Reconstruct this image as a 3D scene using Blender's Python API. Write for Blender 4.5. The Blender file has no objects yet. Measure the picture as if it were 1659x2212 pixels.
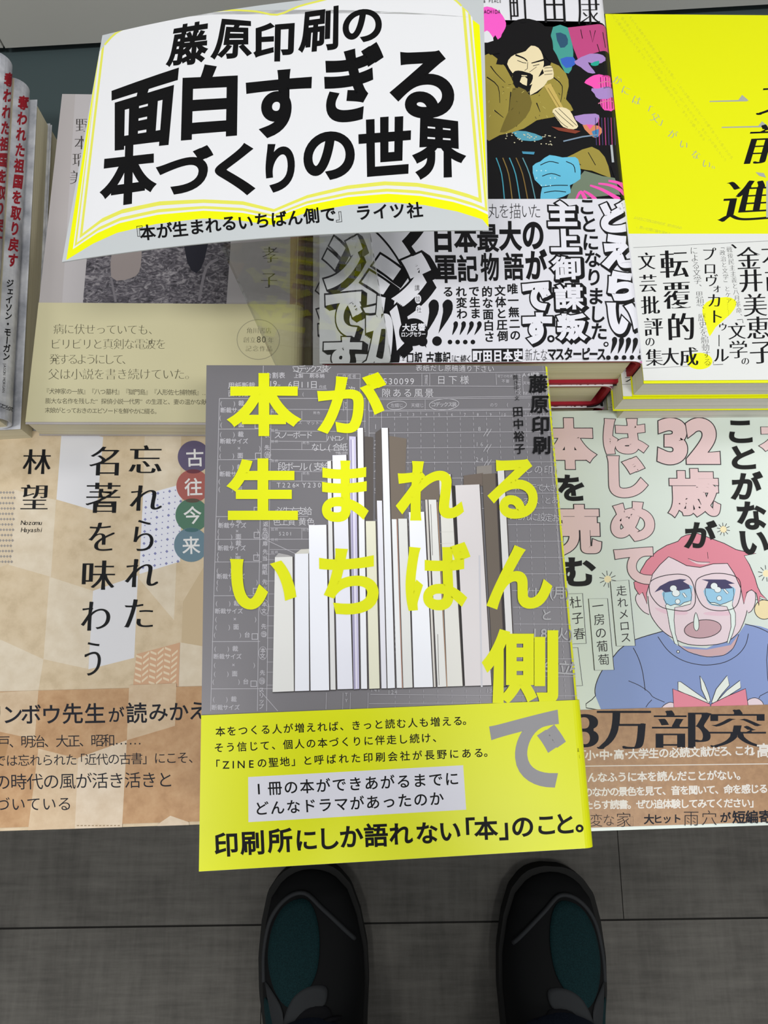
import bpy, math, random
import numpy as np
from mathutils import Vector, Matrix
from mathutils.geometry import tessellate_polygon

scene = bpy.context.scene
col = scene.collection
random.seed(7)

# ------------------------------------------------------------------ camera
# metres; floor at Z = 0; the phone camera hangs at (0, 0, CAMZ) looking down and slightly ahead
FPX, CX, CY, CAMZ = 1662.0, 829.5, 1106.0, 0.845
g = np.array([(786 - CX) / FPX, (1515 - CY) / FPX, 1.0]); g /= np.linalg.norm(g)
_Z = -g
_Y = np.array([0, -1.0, 0]); _Y = _Y - _Z * (_Y @ _Z); _Y /= np.linalg.norm(_Y)
_X = np.cross(_Y, _Z)
RW = np.array([_X, _Y, _Z])                     # camera frame (x right, y down, z ahead) -> world
CAMP = np.array([0.0, 0.0, CAMZ])
cam = bpy.data.cameras.new('camera')
cam.sensor_fit = 'HORIZONTAL'; cam.sensor_width = 36.0
cam.lens = FPX / 1659.0 * 36.0
cam.clip_start = 0.005
camo = bpy.data.objects.new('camera', cam); col.objects.link(camo)
r_, u_, b_ = RW @ np.array([1, 0, 0]), RW @ np.array([0, -1, 0]), RW @ np.array([0, 0, -1])
camo.matrix_world = Matrix(((r_[0], u_[0], b_[0], 0), (r_[1], u_[1], b_[1], 0), (r_[2], u_[2], b_[2], CAMZ), (0, 0, 0, 1)))
scene.camera = camo

# ------------------------------------------------------------------ light
scene.view_settings.view_transform = 'Standard'
scene.view_settings.look = 'None'
scene.view_settings.gamma = 1.0
scene.view_settings.use_curve_mapping = False
scene.view_settings.exposure = 0.2
world = bpy.data.worlds.new('shop_ambient'); scene.world = world
world.use_nodes = True
wn = world.node_tree; bgn = wn.nodes['Background']
# bright ceiling overhead, darker shelves and shoppers round the sides
wtc = wn.nodes.new('ShaderNodeTexCoord'); wsx = wn.nodes.new('ShaderNodeSeparateXYZ'); wcr = wn.nodes.new('ShaderNodeValToRGB')
wcr.color_ramp.elements[0].position = 0.0; wcr.color_ramp.elements[0].color = (0.22, 0.22, 0.225, 1)
wcr.color_ramp.elements[1].position = 0.75; wcr.color_ramp.elements[1].color = (0.64, 0.66, 0.68, 1)
wn.links.new(wtc.outputs['Generated'], wsx.inputs[0]); wn.links.new(wsx.outputs['Z'], wcr.inputs[0]); wn.links.new(wcr.outputs[0], bgn.inputs[0])
bgn.inputs[1].default_value = 0.8


def ceiling_lamp(x, y, z, sx, sy, power, colr=(1.0, 0.985, 0.96)):
    l = bpy.data.lights.new('ceiling_light', 'AREA'); l.shape = 'RECTANGLE'
    l.size = sx; l.size_y = sy; l.energy = power; l.color = colr
    o = bpy.data.objects.new('ceiling_light', l); col.objects.link(o)
    o.location = (x, y, z)
    return o


ceiling_lamp(-0.48, -0.56, 2.65, 0.5, 0.22, 16.5)
ceiling_lamp(0.60, -0.56, 2.65, 0.5, 0.22, 17)
ceiling_lamp(-1.9, 0.9, 2.65, 0.6, 0.4, 13)
ceiling_lamp(1.9, 0.7, 2.65, 0.6, 0.4, 13)
ceiling_lamp(0.2, 2.4, 2.65, 1.2, 0.4, 10)


# ------------------------------------------------------------------ materials
def s2l(c):
    c = c / 255.0
    return c / 12.92 if c <= 0.04045 else ((c + 0.055) / 1.055) ** 2.4


_mats = {}


def M(r, g=None, b=None, rough=0.5, spec=0.16, metal=0.0, name='paper'):
    """plain printed colour; r may be an (r, g, b) tuple"""
    if isinstance(r, bpy.types.Material):
        return r
    if isinstance(r, tuple):
        r, g, b = r
    if g is None:
        g = b = r
    k = (r, g, b, rough, spec, metal)
    if k not in _mats:
        m = bpy.data.materials.new(name); m.use_nodes = True
        p = m.node_tree.nodes['Principled BSDF']
        p.inputs['Base Color'].default_value = (s2l(r), s2l(g), s2l(b), 1)
        p.inputs['Roughness'].default_value = rough
        p.inputs['Specular IOR Level'].default_value = spec
        p.inputs['Metallic'].default_value = metal
        _mats[k] = m
    return _mats[k]


def noise_mat(name, stops, scale, detail=4.0, rough=0.55, stretch=(1, 1, 1), bump=0.0, spec=0.3, dist=0.0, rough2=0.6):
    m = bpy.data.materials.new(name); m.use_nodes = True
    nt = m.node_tree; p = nt.nodes['Principled BSDF']
    tc = nt.nodes.new('ShaderNodeTexCoord'); mp = nt.nodes.new('ShaderNodeMapping')
    mp.inputs['Scale'].default_value = stretch
    nz = nt.nodes.new('ShaderNodeTexNoise'); nz.inputs['Scale'].default_value = scale
    nz.inputs['Detail'].default_value = detail; nz.inputs['Roughness'].default_value = rough2
    nz.inputs['Distortion'].default_value = dist
    cr = nt.nodes.new('ShaderNodeValToRGB')
    el = cr.color_ramp.elements
    while len(el) < len(stops):
        el.new(0.5)
    for e, (pos, c) in zip(el, stops):
        e.position = pos; e.color = (s2l(c[0]), s2l(c[1]), s2l(c[2]), 1)
    nt.links.new(tc.outputs['Object'], mp.inputs['Vector'])
    nt.links.new(mp.outputs['Vector'], nz.inputs['Vector'])
    nt.links.new(nz.outputs['Fac'], cr.inputs['Fac'])
    nt.links.new(cr.outputs['Color'], p.inputs['Base Color'])
    p.inputs['Roughness'].default_value = rough; p.inputs['Specular IOR Level'].default_value = spec
    if bump:
        bp = nt.nodes.new('ShaderNodeBump'); bp.inputs['Strength'].default_value = bump; bp.inputs['Distance'].default_value = 0.001
        nt.links.new(nz.outputs['Fac'], bp.inputs['Height']); nt.links.new(bp.outputs['Normal'], p.inputs['Normal'])
    return m


def acrylic_mat():
    m = bpy.data.materials.new('clear_acrylic'); m.use_nodes = True
    nt = m.node_tree; nt.nodes.remove(nt.nodes['Principled BSDF'])
    out = nt.nodes['Material Output']
    tr = nt.nodes.new('ShaderNodeBsdfTransparent'); tr.inputs[0].default_value = (0.87, 0.88, 0.86, 1)
    gl = nt.nodes.new('ShaderNodeBsdfGlossy'); gl.inputs['Roughness'].default_value = 0.02
    fr = nt.nodes.new('ShaderNodeFresnel')
    ge = nt.nodes.new('ShaderNodeNewGeometry'); mr = nt.nodes.new('ShaderNodeMapRange')   # thin sheet: same reflectance from both sides
    mr.inputs['To Min'].default_value = 1.49; mr.inputs['To Max'].default_value = 1 / 1.49
    nt.links.new(ge.outputs['Backfacing'], mr.inputs['Value']); nt.links.new(mr.outputs[0], fr.inputs[0])
    mx = nt.nodes.new('ShaderNodeMixShader')
    nt.links.new(fr.outputs[0], mx.inputs[0]); nt.links.new(tr.outputs[0], mx.inputs[1]); nt.links.new(gl.outputs[0], mx.inputs[2])
    nt.links.new(mx.outputs[0], out.inputs[0])
    return m


# ------------------------------------------------------------------ objects
def tag(o, label=None, cat=None, group=None, kind=None):
    if label: o['label'] = label
    if cat: o['category'] = cat
    if group: o['group'] = group
    if kind: o['kind'] = kind
    return o


def empty(name, label, cat, mat4=None, loc=None, group=None):
    o = bpy.data.objects.new(name, None); col.objects.link(o)
    o.empty_display_size = 0.02
    if mat4 is not None: o.matrix_world = mat4
    if loc is not None: o.location = loc
    return tag(o, label, cat, group)


def mesh_obj(name, verts, faces, mats, fmi=None, parent=None, smooth=False):
    me = bpy.data.meshes.new(name); me.from_pydata([tuple(map(float, v)) for v in verts], [], faces)
    for m in mats: me.materials.append(m)
    if fmi is not None:
        me.polygons.foreach_set('material_index', fmi)
    if smooth:
        me.polygons.foreach_set('use_smooth', [True] * len(me.polygons))
    me.update()
    o = bpy.data.objects.new(name, me); col.objects.link(o)
    if parent is not None: o.parent = parent
    return o


def copy_tree(o, parent=None):
    c = o.copy(); col.objects.link(c)
    if parent is not None: c.parent = parent
    for ch in list(o.children):
        copy_tree(ch, c)
    return c


class Geo:
    """plain solids collected into one mesh"""
    def __init__(s): s.v = []; s.f = []; s.m = []; s.mats = []

    def mi(s, m):
        if m not in s.mats: s.mats.append(m)
        return s.mats.index(m)

    def box(s, x0, x1, y0, y1, z0, z1, m):
        b = len(s.v); k = s.mi(m)
        s.v += [(x0, y0, z0), (x1, y0, z0), (x1, y1, z0), (x0, y1, z0), (x0, y0, z1), (x1, y0, z1), (x1, y1, z1), (x0, y1, z1)]
        for f in ((3, 2, 1, 0), (4, 5, 6, 7), (0, 1, 5, 4), (1, 2, 6, 5), (2, 3, 7, 6), (3, 0, 4, 7)):
            s.f.append(tuple(b + i for i in f)); s.m.append(k)

    def prism(s, pts, dv, m):
        """polygon of 3-D points pushed along dv"""
        b = len(s.v); n = len(pts); k = s.mi(m)
        pts = [np.array(p, float) for p in pts]; dv = np.array(dv, float)
        s.v += [tuple(p) for p in pts] + [tuple(p + dv) for p in pts]
        s.f.append(tuple(b + i for i in range(n))); s.m.append(k)
        s.f.append(tuple(b + n + i for i in reversed(range(n)))); s.m.append(k)
        for i in range(n):
            j = (i + 1) % n
            s.f.append((b + i, b + n + i, b + n + j, b + j)); s.m.append(k)

    def tube(s, pts, r, m, n=8):
        pts = [Vector(p) for p in pts]; b = len(s.v); k = s.mi(m)
        rs = r if isinstance(r, (list, tuple)) else [r] * len(pts)
        for i, p in enumerate(pts):
            d = (pts[min(i + 1, len(pts) - 1)] - pts[max(i - 1, 0)]).normalized()
            a = d.orthogonal().normalized() if abs(d.z) > 0.95 else d.cross(Vector((0, 0, 1))).normalized()
            c = d.cross(a)
            for j in range(n):
                t = 2 * math.pi * j / n
                s.v.append(tuple(p + (a * math.cos(t) + c * math.sin(t)) * rs[i]))
        for i in range(len(pts) - 1):
            for j in range(n):
                j2 = (j + 1) % n
                s.f.append((b + i * n + j, b + i * n + j2, b + (i + 1) * n + j2, b + (i + 1) * n + j)); s.m.append(k)
        s.f.append(tuple(b + j for j in reversed(range(n)))); s.m.append(k)
        e = b + (len(pts) - 1) * n
        s.f.append(tuple(e + j for j in range(n))); s.m.append(k)

    def loft(s, rings, m, cap=True):
        b = len(s.v); n = len(rings[0]); k = s.mi(m)
        for r in rings: s.v += [tuple(p) for p in r]
        for i in range(len(rings) - 1):
            for j in range(n):
                j2 = (j + 1) % n
                s.f.append((b + i * n + j, b + i * n + j2, b + (i + 1) * n + j2, b + (i + 1) * n + j)); s.m.append(k)
        if cap:
            s.f.append(tuple(b + j for j in reversed(range(n)))); s.m.append(k)
            e = b + (len(rings) - 1) * n
            s.f.append(tuple(e + j for j in range(n))); s.m.append(k)

    def build(s, name, parent=None, smooth=False):
        return mesh_obj(name, s.v, s.f, s.mats, s.m, parent, smooth)


# ------------------------------------------------------------------ glyphs (Blender's own built-in font)
_gl = {}


def raw_glyph(ch, off=0.0, res=3):
    k = (ch, off, res)
    if k not in _gl:
        c = bpy.data.curves.new('t', 'FONT'); c.body = ch; c.size = 1; c.offset = off; c.resolution_u = res; c.fill_mode = 'FRONT'
        o = bpy.data.objects.new('t', c)
        m = o.to_mesh()
        v = np.array([tuple(p.co[:2]) for p in m.vertices], float).reshape(-1, 2)
        f = [tuple(p.vertices) for p in m.polygons]
        o.to_mesh_clear(); bpy.data.objects.remove(o); bpy.data.curves.remove(c)
        _gl[k] = (v, f)
    return _gl[k]


_st = {}


def glyph(ch, dx=0.0, dy=None, off=0.0, res=3):
    """glyph triangles, strokes widened by dx / dy (em) with mitred ribbons round every outline"""
    if dy is None: dy = dx
    k = (ch, dx, dy, off, res)
    if k in _st: return _st[k]
    v, f = raw_glyph(ch, off, res)
    if (dx == 0 and dy == 0) or not len(v):
        _st[k] = (v, f, len(f)); return _st[k]
    he = {}
    tris = []
    for t in f:
        a = sum(v[t[i]][0] * v[t[(i + 1) % len(t)]][1] - v[t[(i + 1) % len(t)]][0] * v[t[i]][1] for i in range(len(t)))
        t = t if a >= 0 else tuple(reversed(t))
        tris.append(t)
        for i in range(len(t)):
            he[(t[i], t[(i + 1) % len(t)])] = 1
    bnd = [(a, b) for a, b in he if (b, a) not in he]
    nxt = {a: b for a, b in bnd}; prv = {b: a for a, b in bnd}
    nv = list(map(tuple, v)); ring = {}

    def en(a, b):
        d = v[b] - v[a]; l = math.hypot(*d) or 1e-9
        return np.array([d[1], -d[0]]) / l
    for i in nxt:
        if i not in prv: continue
        n1, n2 = en(prv[i], i), en(i, nxt[i])
        m = n1 + n2; q = 1 + n1 @ n2
        m = m / max(q, 0.25)
        L = math.hypot(*m)
        if L > 1.7: m = m * 1.7 / L
        ring[i] = len(nv); nv.append((v[i][0] + m[0] * dx, v[i][1] + m[1] * dy))
    out = list(tris)
    for a, b in bnd:
        if a in ring and b in ring:
            out.append((a, ring[a], ring[b])); out.append((a, ring[b], b))
    _st[k] = (np.array(nv), out, len(tris))
    return _st[k]


STYLE = {'r': dict(), 'l': dict(off=-0.012), 'b': dict(dx=0.014), 'B': dict(dx=0.026), 'X': dict(dx=0.04),
         'm': dict(off=-0.020, dx=0.026, dy=0.0), 'M': dict(off=-0.018, dx=0.045, dy=0.004), 'N': dict(off=-0.015, dx=0.034, dy=0.002), 't': dict(off=-0.02), 'q': dict(off=-0.02, dx=0.012, dy=0.0)}


# ------------------------------------------------------------------ printed surfaces
class Surf:
    """a sheet lying in a frame (O, ex, ey): x across, y along, z out; drop(x) bends it away from flat"""
    LAYER = 2.2e-6

    def __init__(s, O, ex, ey, W, H, r=0.0, drop=None, knots=None):
        s.O = np.array(O, float); s.ex = np.array(ex, float); s.ey = np.array(ey, float)
        s.n = np.cross(s.ex, s.ey); s.W, s.H, s.r = W, H, r
        if drop is not None:
            s.drop, s.knots = drop, knots
        elif r > 0:
            def dr(x):
                d = np.clip(np.asarray(x, float) - (W - r), 0, r * 0.985)
                return r - np.sqrt(r * r - d * d)
            s.drop = dr; s.knots = [W - r + r * math.sin(math.radians(a)) for a in (0, 15, 30, 45, 60, 72, 80)]
        else:
            s.drop = lambda x: np.zeros_like(np.asarray(x, float)); s.knots = []
        if s.knots:                                 # bend in the same straight facets as the sheet's own mesh
            f0 = s.drop; kx = np.array([0.0] + list(s.knots) + [W]); kz = np.array([float(f0(k)) for k in kx])
            s.drop = lambda x: np.interp(np.asarray(x, float), kx, kz)
        s.reset()

    def reset(s):
        s.tris = []; s.layer = 1; s.mats = []; s.last = None

    def local(s, P):
        """photo measurements (pixel pairs) -> x, y on this sheet"""
        P = np.atleast_2d(np.array(P, float))
        d = np.stack([(P[:, 0] - CX) / FPX, (P[:, 1] - CY) / FPX, np.ones(len(P))], 1) @ RW.T
        def hit(z):
            t = ((s.O - CAMP) @ s.n + z) / (d @ s.n)
            q = CAMP + d * t[:, None] - s.O
            return q @ s.ex, q @ s.ey
        z = np.zeros(len(P)); x, y = hit(z)
        if len(s.knots):                            # march down the ray to the bent sheet
            zb = float(np.max(s.drop(np.linspace(0, s.W, 60)))) * 1.02; prev = z.copy(); done = np.zeros(len(P), bool); res = z.copy()
            gp = z + s.drop(np.clip(x, 0, s.W))
            for i in range(1, 49):
                zi = np.full(len(P), -zb * i / 48); xi, _ = hit(zi); gi = zi + s.drop(np.clip(xi, 0, s.W))
                c = (~done) & (gi <= 0)
                f = gp / np.where(gp - gi == 0, 1, gp - gi)
                res = np.where(c, prev + (zi - prev) * np.clip(f, 0, 1), res); done |= c; prev, gp = zi, gi
            x, y = hit(res)
        return np.stack([x, y], 1)

    def _mi(s, m):
        m = M(m)
        if m not in s.mats: s.mats.append(m)
        return s.mats.index(m)

    def add(s, xy, faces, m, step=True, clip=True, nf=None):
        k = s._mi(m)
        if step or k != s.last: s.layer += 0.23 if k == s.last else 1
        s.last = k
        for q, f in enumerate(faces):
            p = xy[list(f)]
            if clip and (p[:, 0].max() < 0 or p[:, 0].min() > s.W or p[:, 1].max() < 0 or p[:, 1].min() > s.H): continue
            # widened outlines sit a hair lower than the fill so that no two triangles coincide
            s.tris.append((p, s.layer - (0.15 * (1 + ((q - nf) // 2) % 5) if nf is not None and q >= nf else 0), k))

    # ---- drawing, all in photo pixels
    def poly(s, pts, m, smooth=0):
        pts = [tuple(p) for p in pts]
        if smooth: pts = catmull(pts, smooth, True)
        t = tessellate_polygon([[Vector((p[0], p[1], 0)) for p in pts]])
        s.add(s.local(pts), [tuple(x) for x in t], m)

    def line(s, pts, w, m, closed=False, smooth=0, step=True):
        pts = [tuple(p) for p in pts]
        if smooth: pts = catmull(pts, smooth, closed)
        P = np.array(pts, float); n = len(P); ws = w if isinstance(w, (list, tuple)) else [w, w]
        L, Rr = [], []
        for i in range(n):
            a = P[(i - 1) % n] if (closed or i > 0) else P[i]; b = P[(i + 1) % n] if (closed or i < n - 1) else P[i]
            d = b - a; d = d / (math.hypot(*d) or 1); nn = np.array([-d[1], d[0]])
            ww = ws[0] + (ws[1] - ws[0]) * i / max(n - 1, 1)
            L.append(P[i] + nn * ww / 2); Rr.append(P[i] - nn * ww / 2)
        xy = s.local(L + Rr); F = []
        for i in range(n if closed else n - 1):
            j = (i + 1) % n
            F += [(i, j, n + j), (i, n + j, n + i)]
        s.add(xy, F, m, step)

    def ell(s, cx, cy, rx, ry, m, ang=0, n=28, ring=0):
        a = math.radians(ang)
        pts = [(cx + rx * math.cos(t) * math.cos(a) - ry * math.sin(t) * math.sin(a), cy + rx * math.cos(t) * math.sin(a) + ry * math.sin(t) * math.cos(a)) for t in np.linspace(0, 2 * math.pi, n, endpoint=False)]
        if ring: s.line(pts, ring, m, True)
        else: s.poly(pts, m)

    def dash(s, p0, p1, w, m, on=6, off=5):
        p0, p1 = np.array(p0, float), np.array(p1, float); L = math.hypot(*(p1 - p0)); d = (p1 - p0) / L; t = 0
        while t < L:
            s.line([p0 + d * t, p0 + d * min(t + on, L)], w, m, step=False); t += on + off

    def ch(s, c, x, y, size, m, st='r', ang=0.0, sx=1.0, vert=False, step=True, skew=0.0, res=6):
        if c in ' 　': return
        v, f, nf = glyph(c, res=res, **STYLE[st])
        if not len(v): return
        w = v.copy()
        if ord(c) < 0x2E80 and c not in '“”…・×': w[:, 0] -= (w[:, 0].min() + w[:, 0].max()) / 2; w[:, 1] -= 0.36
        else: w[:, 0] -= 0.5; w[:, 1] -= 0.38
        if vert:
            if c in 'ー「」『』（）…': w = np.stack([w[:, 1], -w[:, 0]], 1)
            elif c in '、。': w = w + np.array([0.55, 0.55])
            elif c in 'っゃゅょぁぃぅぇぉッャュョァィゥェォ': w = w + np.array([0.1, 0.1])
        w[:, 0] = w[:, 0] * sx + w[:, 1] * skew
        ca, sa = math.cos(ang), math.sin(ang)
        px = x + (w[:, 0] * ca + w[:, 1] * sa) * size
        py = y + (w[:, 0] * sa - w[:, 1] * ca) * size
        s.add(s.local(np.stack([px, py], 1)), f, m, step, nf=nf)

    def text(s, t, x0, y0, x1, y1, size, m, st='r', vert=False, sx=1.0, skew=0.0, ang=None):
        """characters evenly spaced, first centred on (x0,y0), last on (x1,y1)"""
        n = len(t); s.layer += 0.1; s.last = None
        a = math.atan2(y1 - y0, x1 - x0) if n > 1 else 0
        if vert: a = a - math.pi / 2
        if ang is not None: a = ang
        for i, c in enumerate(t):
            q = i / max(n - 1, 1)
            s.ch(c, x0 + (x1 - x0) * q, y0 + (y1 - y0) * q, size, m, st, a, sx, vert, False, skew, 2 if size < 16 else 5)

    def quad(s, c, tl, tr, br, bl, m, st='b', step=True):
        """fit the ink of one character into a quadrilateral"""
        v, f, nf = glyph(c, res=8, **STYLE[st]); base = raw_glyph(c)[0]
        lo, hi = base.min(0), base.max(0)
        u = (v[:, 0] - lo[0]) / (hi[0] - lo[0]); w = (v[:, 1] - lo[1]) / (hi[1] - lo[1])
        tl, tr, br, bl = (np.array(p, float) for p in (tl, tr, br, bl))
        P = (tl * ((1 - u) * w)[:, None] + tr * (u * w)[:, None] + br * (u * (1 - w))[:, None] + bl * ((1 - u) * (1 - w))[:, None])
        s.add(s.local(P), f, m, step, nf=nf)

    def rq(s, c, x0, y0, x1, y1, m, st='b', lean=0.0):
        s.quad(c, (x0 + lean, y0), (x1 + lean, y0), (x1 - lean, y1), (x0 - lean, y1), m, st)

    def outl(s, c, x0, y0, x1, y1, fill, ink, d1, d2, shadow=None, lean=0.0):
        """bubble letter: dark outline (and offset shadow) under a light fill"""
        STYLE['_o'] = dict(dx=d2)
        if shadow:
            n = 5
            for i in range(1, n + 1):
                dx, dy = shadow[0] * i / n, shadow[1] * i / n
                s.rq(c, x0 + dx, y0 + dy, x1 + dx, y1 + dy, ink, '_o', lean)
        s.rq(c, x0, y0, x1, y1, ink, '_o', lean)
        STYLE['_o'] = dict(dx=d1)
        s.rq(c, x0, y0, x1, y1, fill, '_o', lean)

    # ---- result
    def emit(s, zoff, V, F, FM, mats):
        """append the printed triangles (split along the bend) to a mesh"""
        def split(p, k):
            for kx in s.knots[k:]:
                k += 1
                a = p[:, 0] < kx
                if a.all() or (~a).all(): continue
                i = [j for j in range(3) if a[j] != a[(j + 1) % 3] and a[j] != a[(j + 2) % 3]][0]
                A, B, Cc = p[i], p[(i + 1) % 3], p[(i + 2) % 3]
                tb = (kx - A[0]) / (B[0] - A[0]); tc = (kx - A[0]) / (Cc[0] - A[0])
                AB, AC = A + (B - A) * tb, A + (Cc - A) * tc
                r = []
                for q in (np.array([A, AB, AC]), np.array([AB, B, Cc]), np.array([AB, Cc, AC])): r += split(q, k)
                return r
            return [p]
        k0 = s.knots[0] if s.knots else 1e9
        remap = []
        for m in s.mats:
            if m not in mats: mats.append(m)
            remap.append(mats.index(m))
        xs, zs = [], []
        for p, ly, k in s.tris:
            for q in (split(p, 0) if p[:, 0].max() > k0 else [p]):
                ar = (q[1, 0] - q[0, 0]) * (q[2, 1] - q[0, 1]) - (q[2, 0] - q[0, 0]) * (q[1, 1] - q[0, 1])
                if abs(ar) < 1e-13: continue
                if ar < 0: q = q[::-1]
                b = len(V) + len(xs)
                for c in q: xs.append((min(max(c[0], 0.0), s.W - 1e-5) if s.W else c[0], min(max(c[1], 0), s.H))); zs.append(ly)
                F.append((b, b + 1, b + 2)); FM.append(remap[k])
        if xs:
            X = np.array(xs); Z = zoff - s.drop(X[:, 0]) + np.array(zs) * s.LAYER
            V.extend(np.column_stack([X, Z]).tolist())


def catmull(p, n, closed):
    p = [np.array(q, float) for q in p]; N = len(p); out = []
    for i in range(N if closed else N - 1):
        a = p[(i - 1) % N] if (closed or i > 0) else p[i]
        b, c = p[i], p[(i + 1) % N]
        d = p[(i + 2) % N] if (closed or i < N - 2) else c
        for k in range(n):
            t = k / n
            out.append(tuple(0.5 * (2 * b + (c - a) * t + (2 * a - 5 * b + 4 * c - d) * t * t + (3 * b - a - 3 * c + d) * t ** 3)))
    if not closed: out.append(tuple(p[-1]))
    return out


def shell(V, F, FM, prof, y0, y1, t, mi):
    """bent sheet: outer profile (x,z) swept from y0 to y1, thickness t inward; mi = material index per segment"""
    n = len(prof); P = [np.array(p, float) for p in prof]; inn = []
    for i in range(n):
        a, b = P[max(i - 1, 0)], P[min(i + 1, n - 1)]
        d = b - a; d = d / (math.hypot(*d) or 1)
        inn.append(P[i] + np.array([d[1], -d[0]]) * t)
    b = len(V)
    for y in (y0, y1):
        V.extend([(p[0], y, p[1]) for p in P]); V.extend([(p[0], y, p[1]) for p in inn])
    o0, i0, o1, i1 = b, b + n, b + 2 * n, b + 3 * n
    for k in range(n - 1):
        for f in ((o0 + k, o0 + k + 1, o1 + k + 1, o1 + k), (i0 + k + 1, i0 + k, i1 + k, i1 + k + 1), (o0 + k + 1, o0 + k, i0 + k, i0 + k + 1), (o1 + k, o1 + k + 1, i1 + k + 1, i1 + k)):
            F.append(f); FM.append(mi[k])
    F.append((o0, o1, i1, i0)); FM.append(mi[0])
    e = n - 1
    F.append((o0 + e, i0 + e, i1 + e, o1 + e)); FM.append(mi[-1])


def wrap_profile(W, T, r, grow=0.0):
    """front edge -> round the spine -> back edge; top face at z = T"""
    p = [(0.0, T + grow)]
    for a in (0, 15, 30, 45, 60, 72, 80, 90): p.append((W - r + (r + grow) * math.sin(math.radians(a)), T - r + (r + grow) * math.cos(math.radians(a))))
    for a in (90, 80, 72, 60, 45, 30, 15, 0): p.append((W - r + (r + grow) * math.sin(math.radians(a)), r - (r + grow) * math.cos(math.radians(a))))
    p.append((0.0, -grow))
    out = [p[0]]
    for q in p[1:]:
        if math.hypot(q[0] - out[-1][0], q[1] - out[-1][1]) > 1e-6: out.append(q)
    return out


def frame4(O, ex, ey, n):
    return Matrix(((ex[0], ey[0], n[0], O[0]), (ex[1], ey[1], n[1], O[1]), (ex[2], ey[2], n[2], O[2]), (0, 0, 0, 1)))


pages_cream = noise_mat('page_edges_cream', [(0.3, (196, 188, 160)), (0.7, (226, 220, 196))], 6, 2, 0.8, (1, 1, 260), spec=0.1)
pages_white = noise_mat('page_edges_white', [(0.3, (205, 205, 196)), (0.7, (232, 232, 224))], 6, 2, 0.8, (1, 1, 260), spec=0.1)


class Book:
    """a book lying face up: spine on the right; W across, H along, T thick; O = world point of its front-left top corner"""
    def __init__(s, name, label, O, ex, ey, W, H, T, r, front, spine, back, pages, group=None, hard=None, trim=0.0006, strip=0.0, cat='book'):
        s.S = Surf(O, ex, ey, W, H, r)
        S = s.S
        s.T, s.W, s.H, s.r = T, W, H, r
        s.root = empty(name, label, cat, frame4(S.O - S.n * T, S.ex, S.ey, S.n), group=group)
        s.front, s.spine, s.back, s.pages, s.hard, s.trim, s.strip = M(front), M(spine), M(back), pages, hard, trim, strip
        s.band = None

    def add_band(s, y0, y1, colr, lift=0.0004):
        """paper band round the cover from y0 to y1"""
        S = s.S
        s.bs = Surf(S.O + S.n * lift, S.ex, S.ey, s.W, s.H, s.r)
        s.band = (y0, y1, M(colr), lift)
        return s.bs

    def build(s):
        S = s.S; V, F, FM = [], [], []; mats = [s.front, s.spine, s.back]
        pr = wrap_profile(s.W, s.T, s.r)
        mi = []
        for k in range(len(pr) - 1):
            zx = (pr[k][0] + pr[k + 1][0]) / 2, (pr[k][1] + pr[k + 1][1]) / 2
            mi.append(0 if (zx[1] > s.T / 2 and zx[0] < s.W - s.strip - 1e-6) else (2 if zx[1] < s.T / 2 and zx[0] < s.W - s.r else 1))
        shell(V, F, FM, pr, 0, s.H, 0.0003, mi)
        S.emit(s.T, V, F, FM, mats)
        cov = mesh_obj('dust_jacket' if s.hard else 'cover', V, F, mats, FM, s.root)
        if s.band:
            y0, y1, mb, lift = s.band
            V, F, FM = [], [], []; mats = [mb]
            pr2 = wrap_profile(s.W, s.T, s.r, lift)
            shell(V, F, FM, pr2, y0, y1, 0.0002, [0] * (len(pr2) - 1))
            s.bs.emit(s.T + lift, V, F, FM, mats)
            mesh_obj('paper_band', V, F, mats, FM, s.root)
        tr = s.trim
        if s.hard:
            V, F, FM = [], [], []
            q = 0.0004
            pr3 = [(x, z) for x, z in wrap_profile(s.W - q, s.T - 2 * q, max(s.r - q, 0.001))]
            pr3 = [(x, z + q) for x, z in pr3]; pr3[0] = (0.001, pr3[0][1]); pr3[-1] = (0.001, pr3[-1][1])
            shell(V, F, FM, pr3, 0.0006, s.H - 0.0006, 0.0021, [0] * (len(pr3) - 1))
            mesh_obj('hard_cover', V, F, [M(s.hard)], FM, s.root)
            G = Geo(); G.box(0.004, s.W - s.r * 0.75, 0.0022, s.H - 0.0022, 0.0026, s.T - 0.0026, s.pages)
            G.build('page_block', s.root)
        else:
            G = Geo(); G.box(tr, s.W - max(s.r * 0.6, 0.0008), tr, s.H - tr, 0.00035, s.T - 0.00035, s.pages)
            G.build('page_block', s.root)
        return s.root


def flat_at(px, py, h):
    """world point on the horizontal plane h metres under the camera, from a photo measurement"""
    d = RW @ np.array([(px - CX) / FPX, (py - CY) / FPX, 1.0])
    return CAMP + d * (-h / d[2])


EX, EY = np.array([1.0, 0, 0]), np.array([0, 1.0, 0])


def yaw(deg):
    a = math.radians(deg)
    return np.array([math.cos(a), math.sin(a), 0]), np.array([-math.sin(a), math.cos(a), 0])


TABLE_Z = CAMZ - 0.405
K = M(16, 16, 18, rough=0.5, spec=0.12, name='black_ink')
WHITE = (222, 222, 224)

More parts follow.
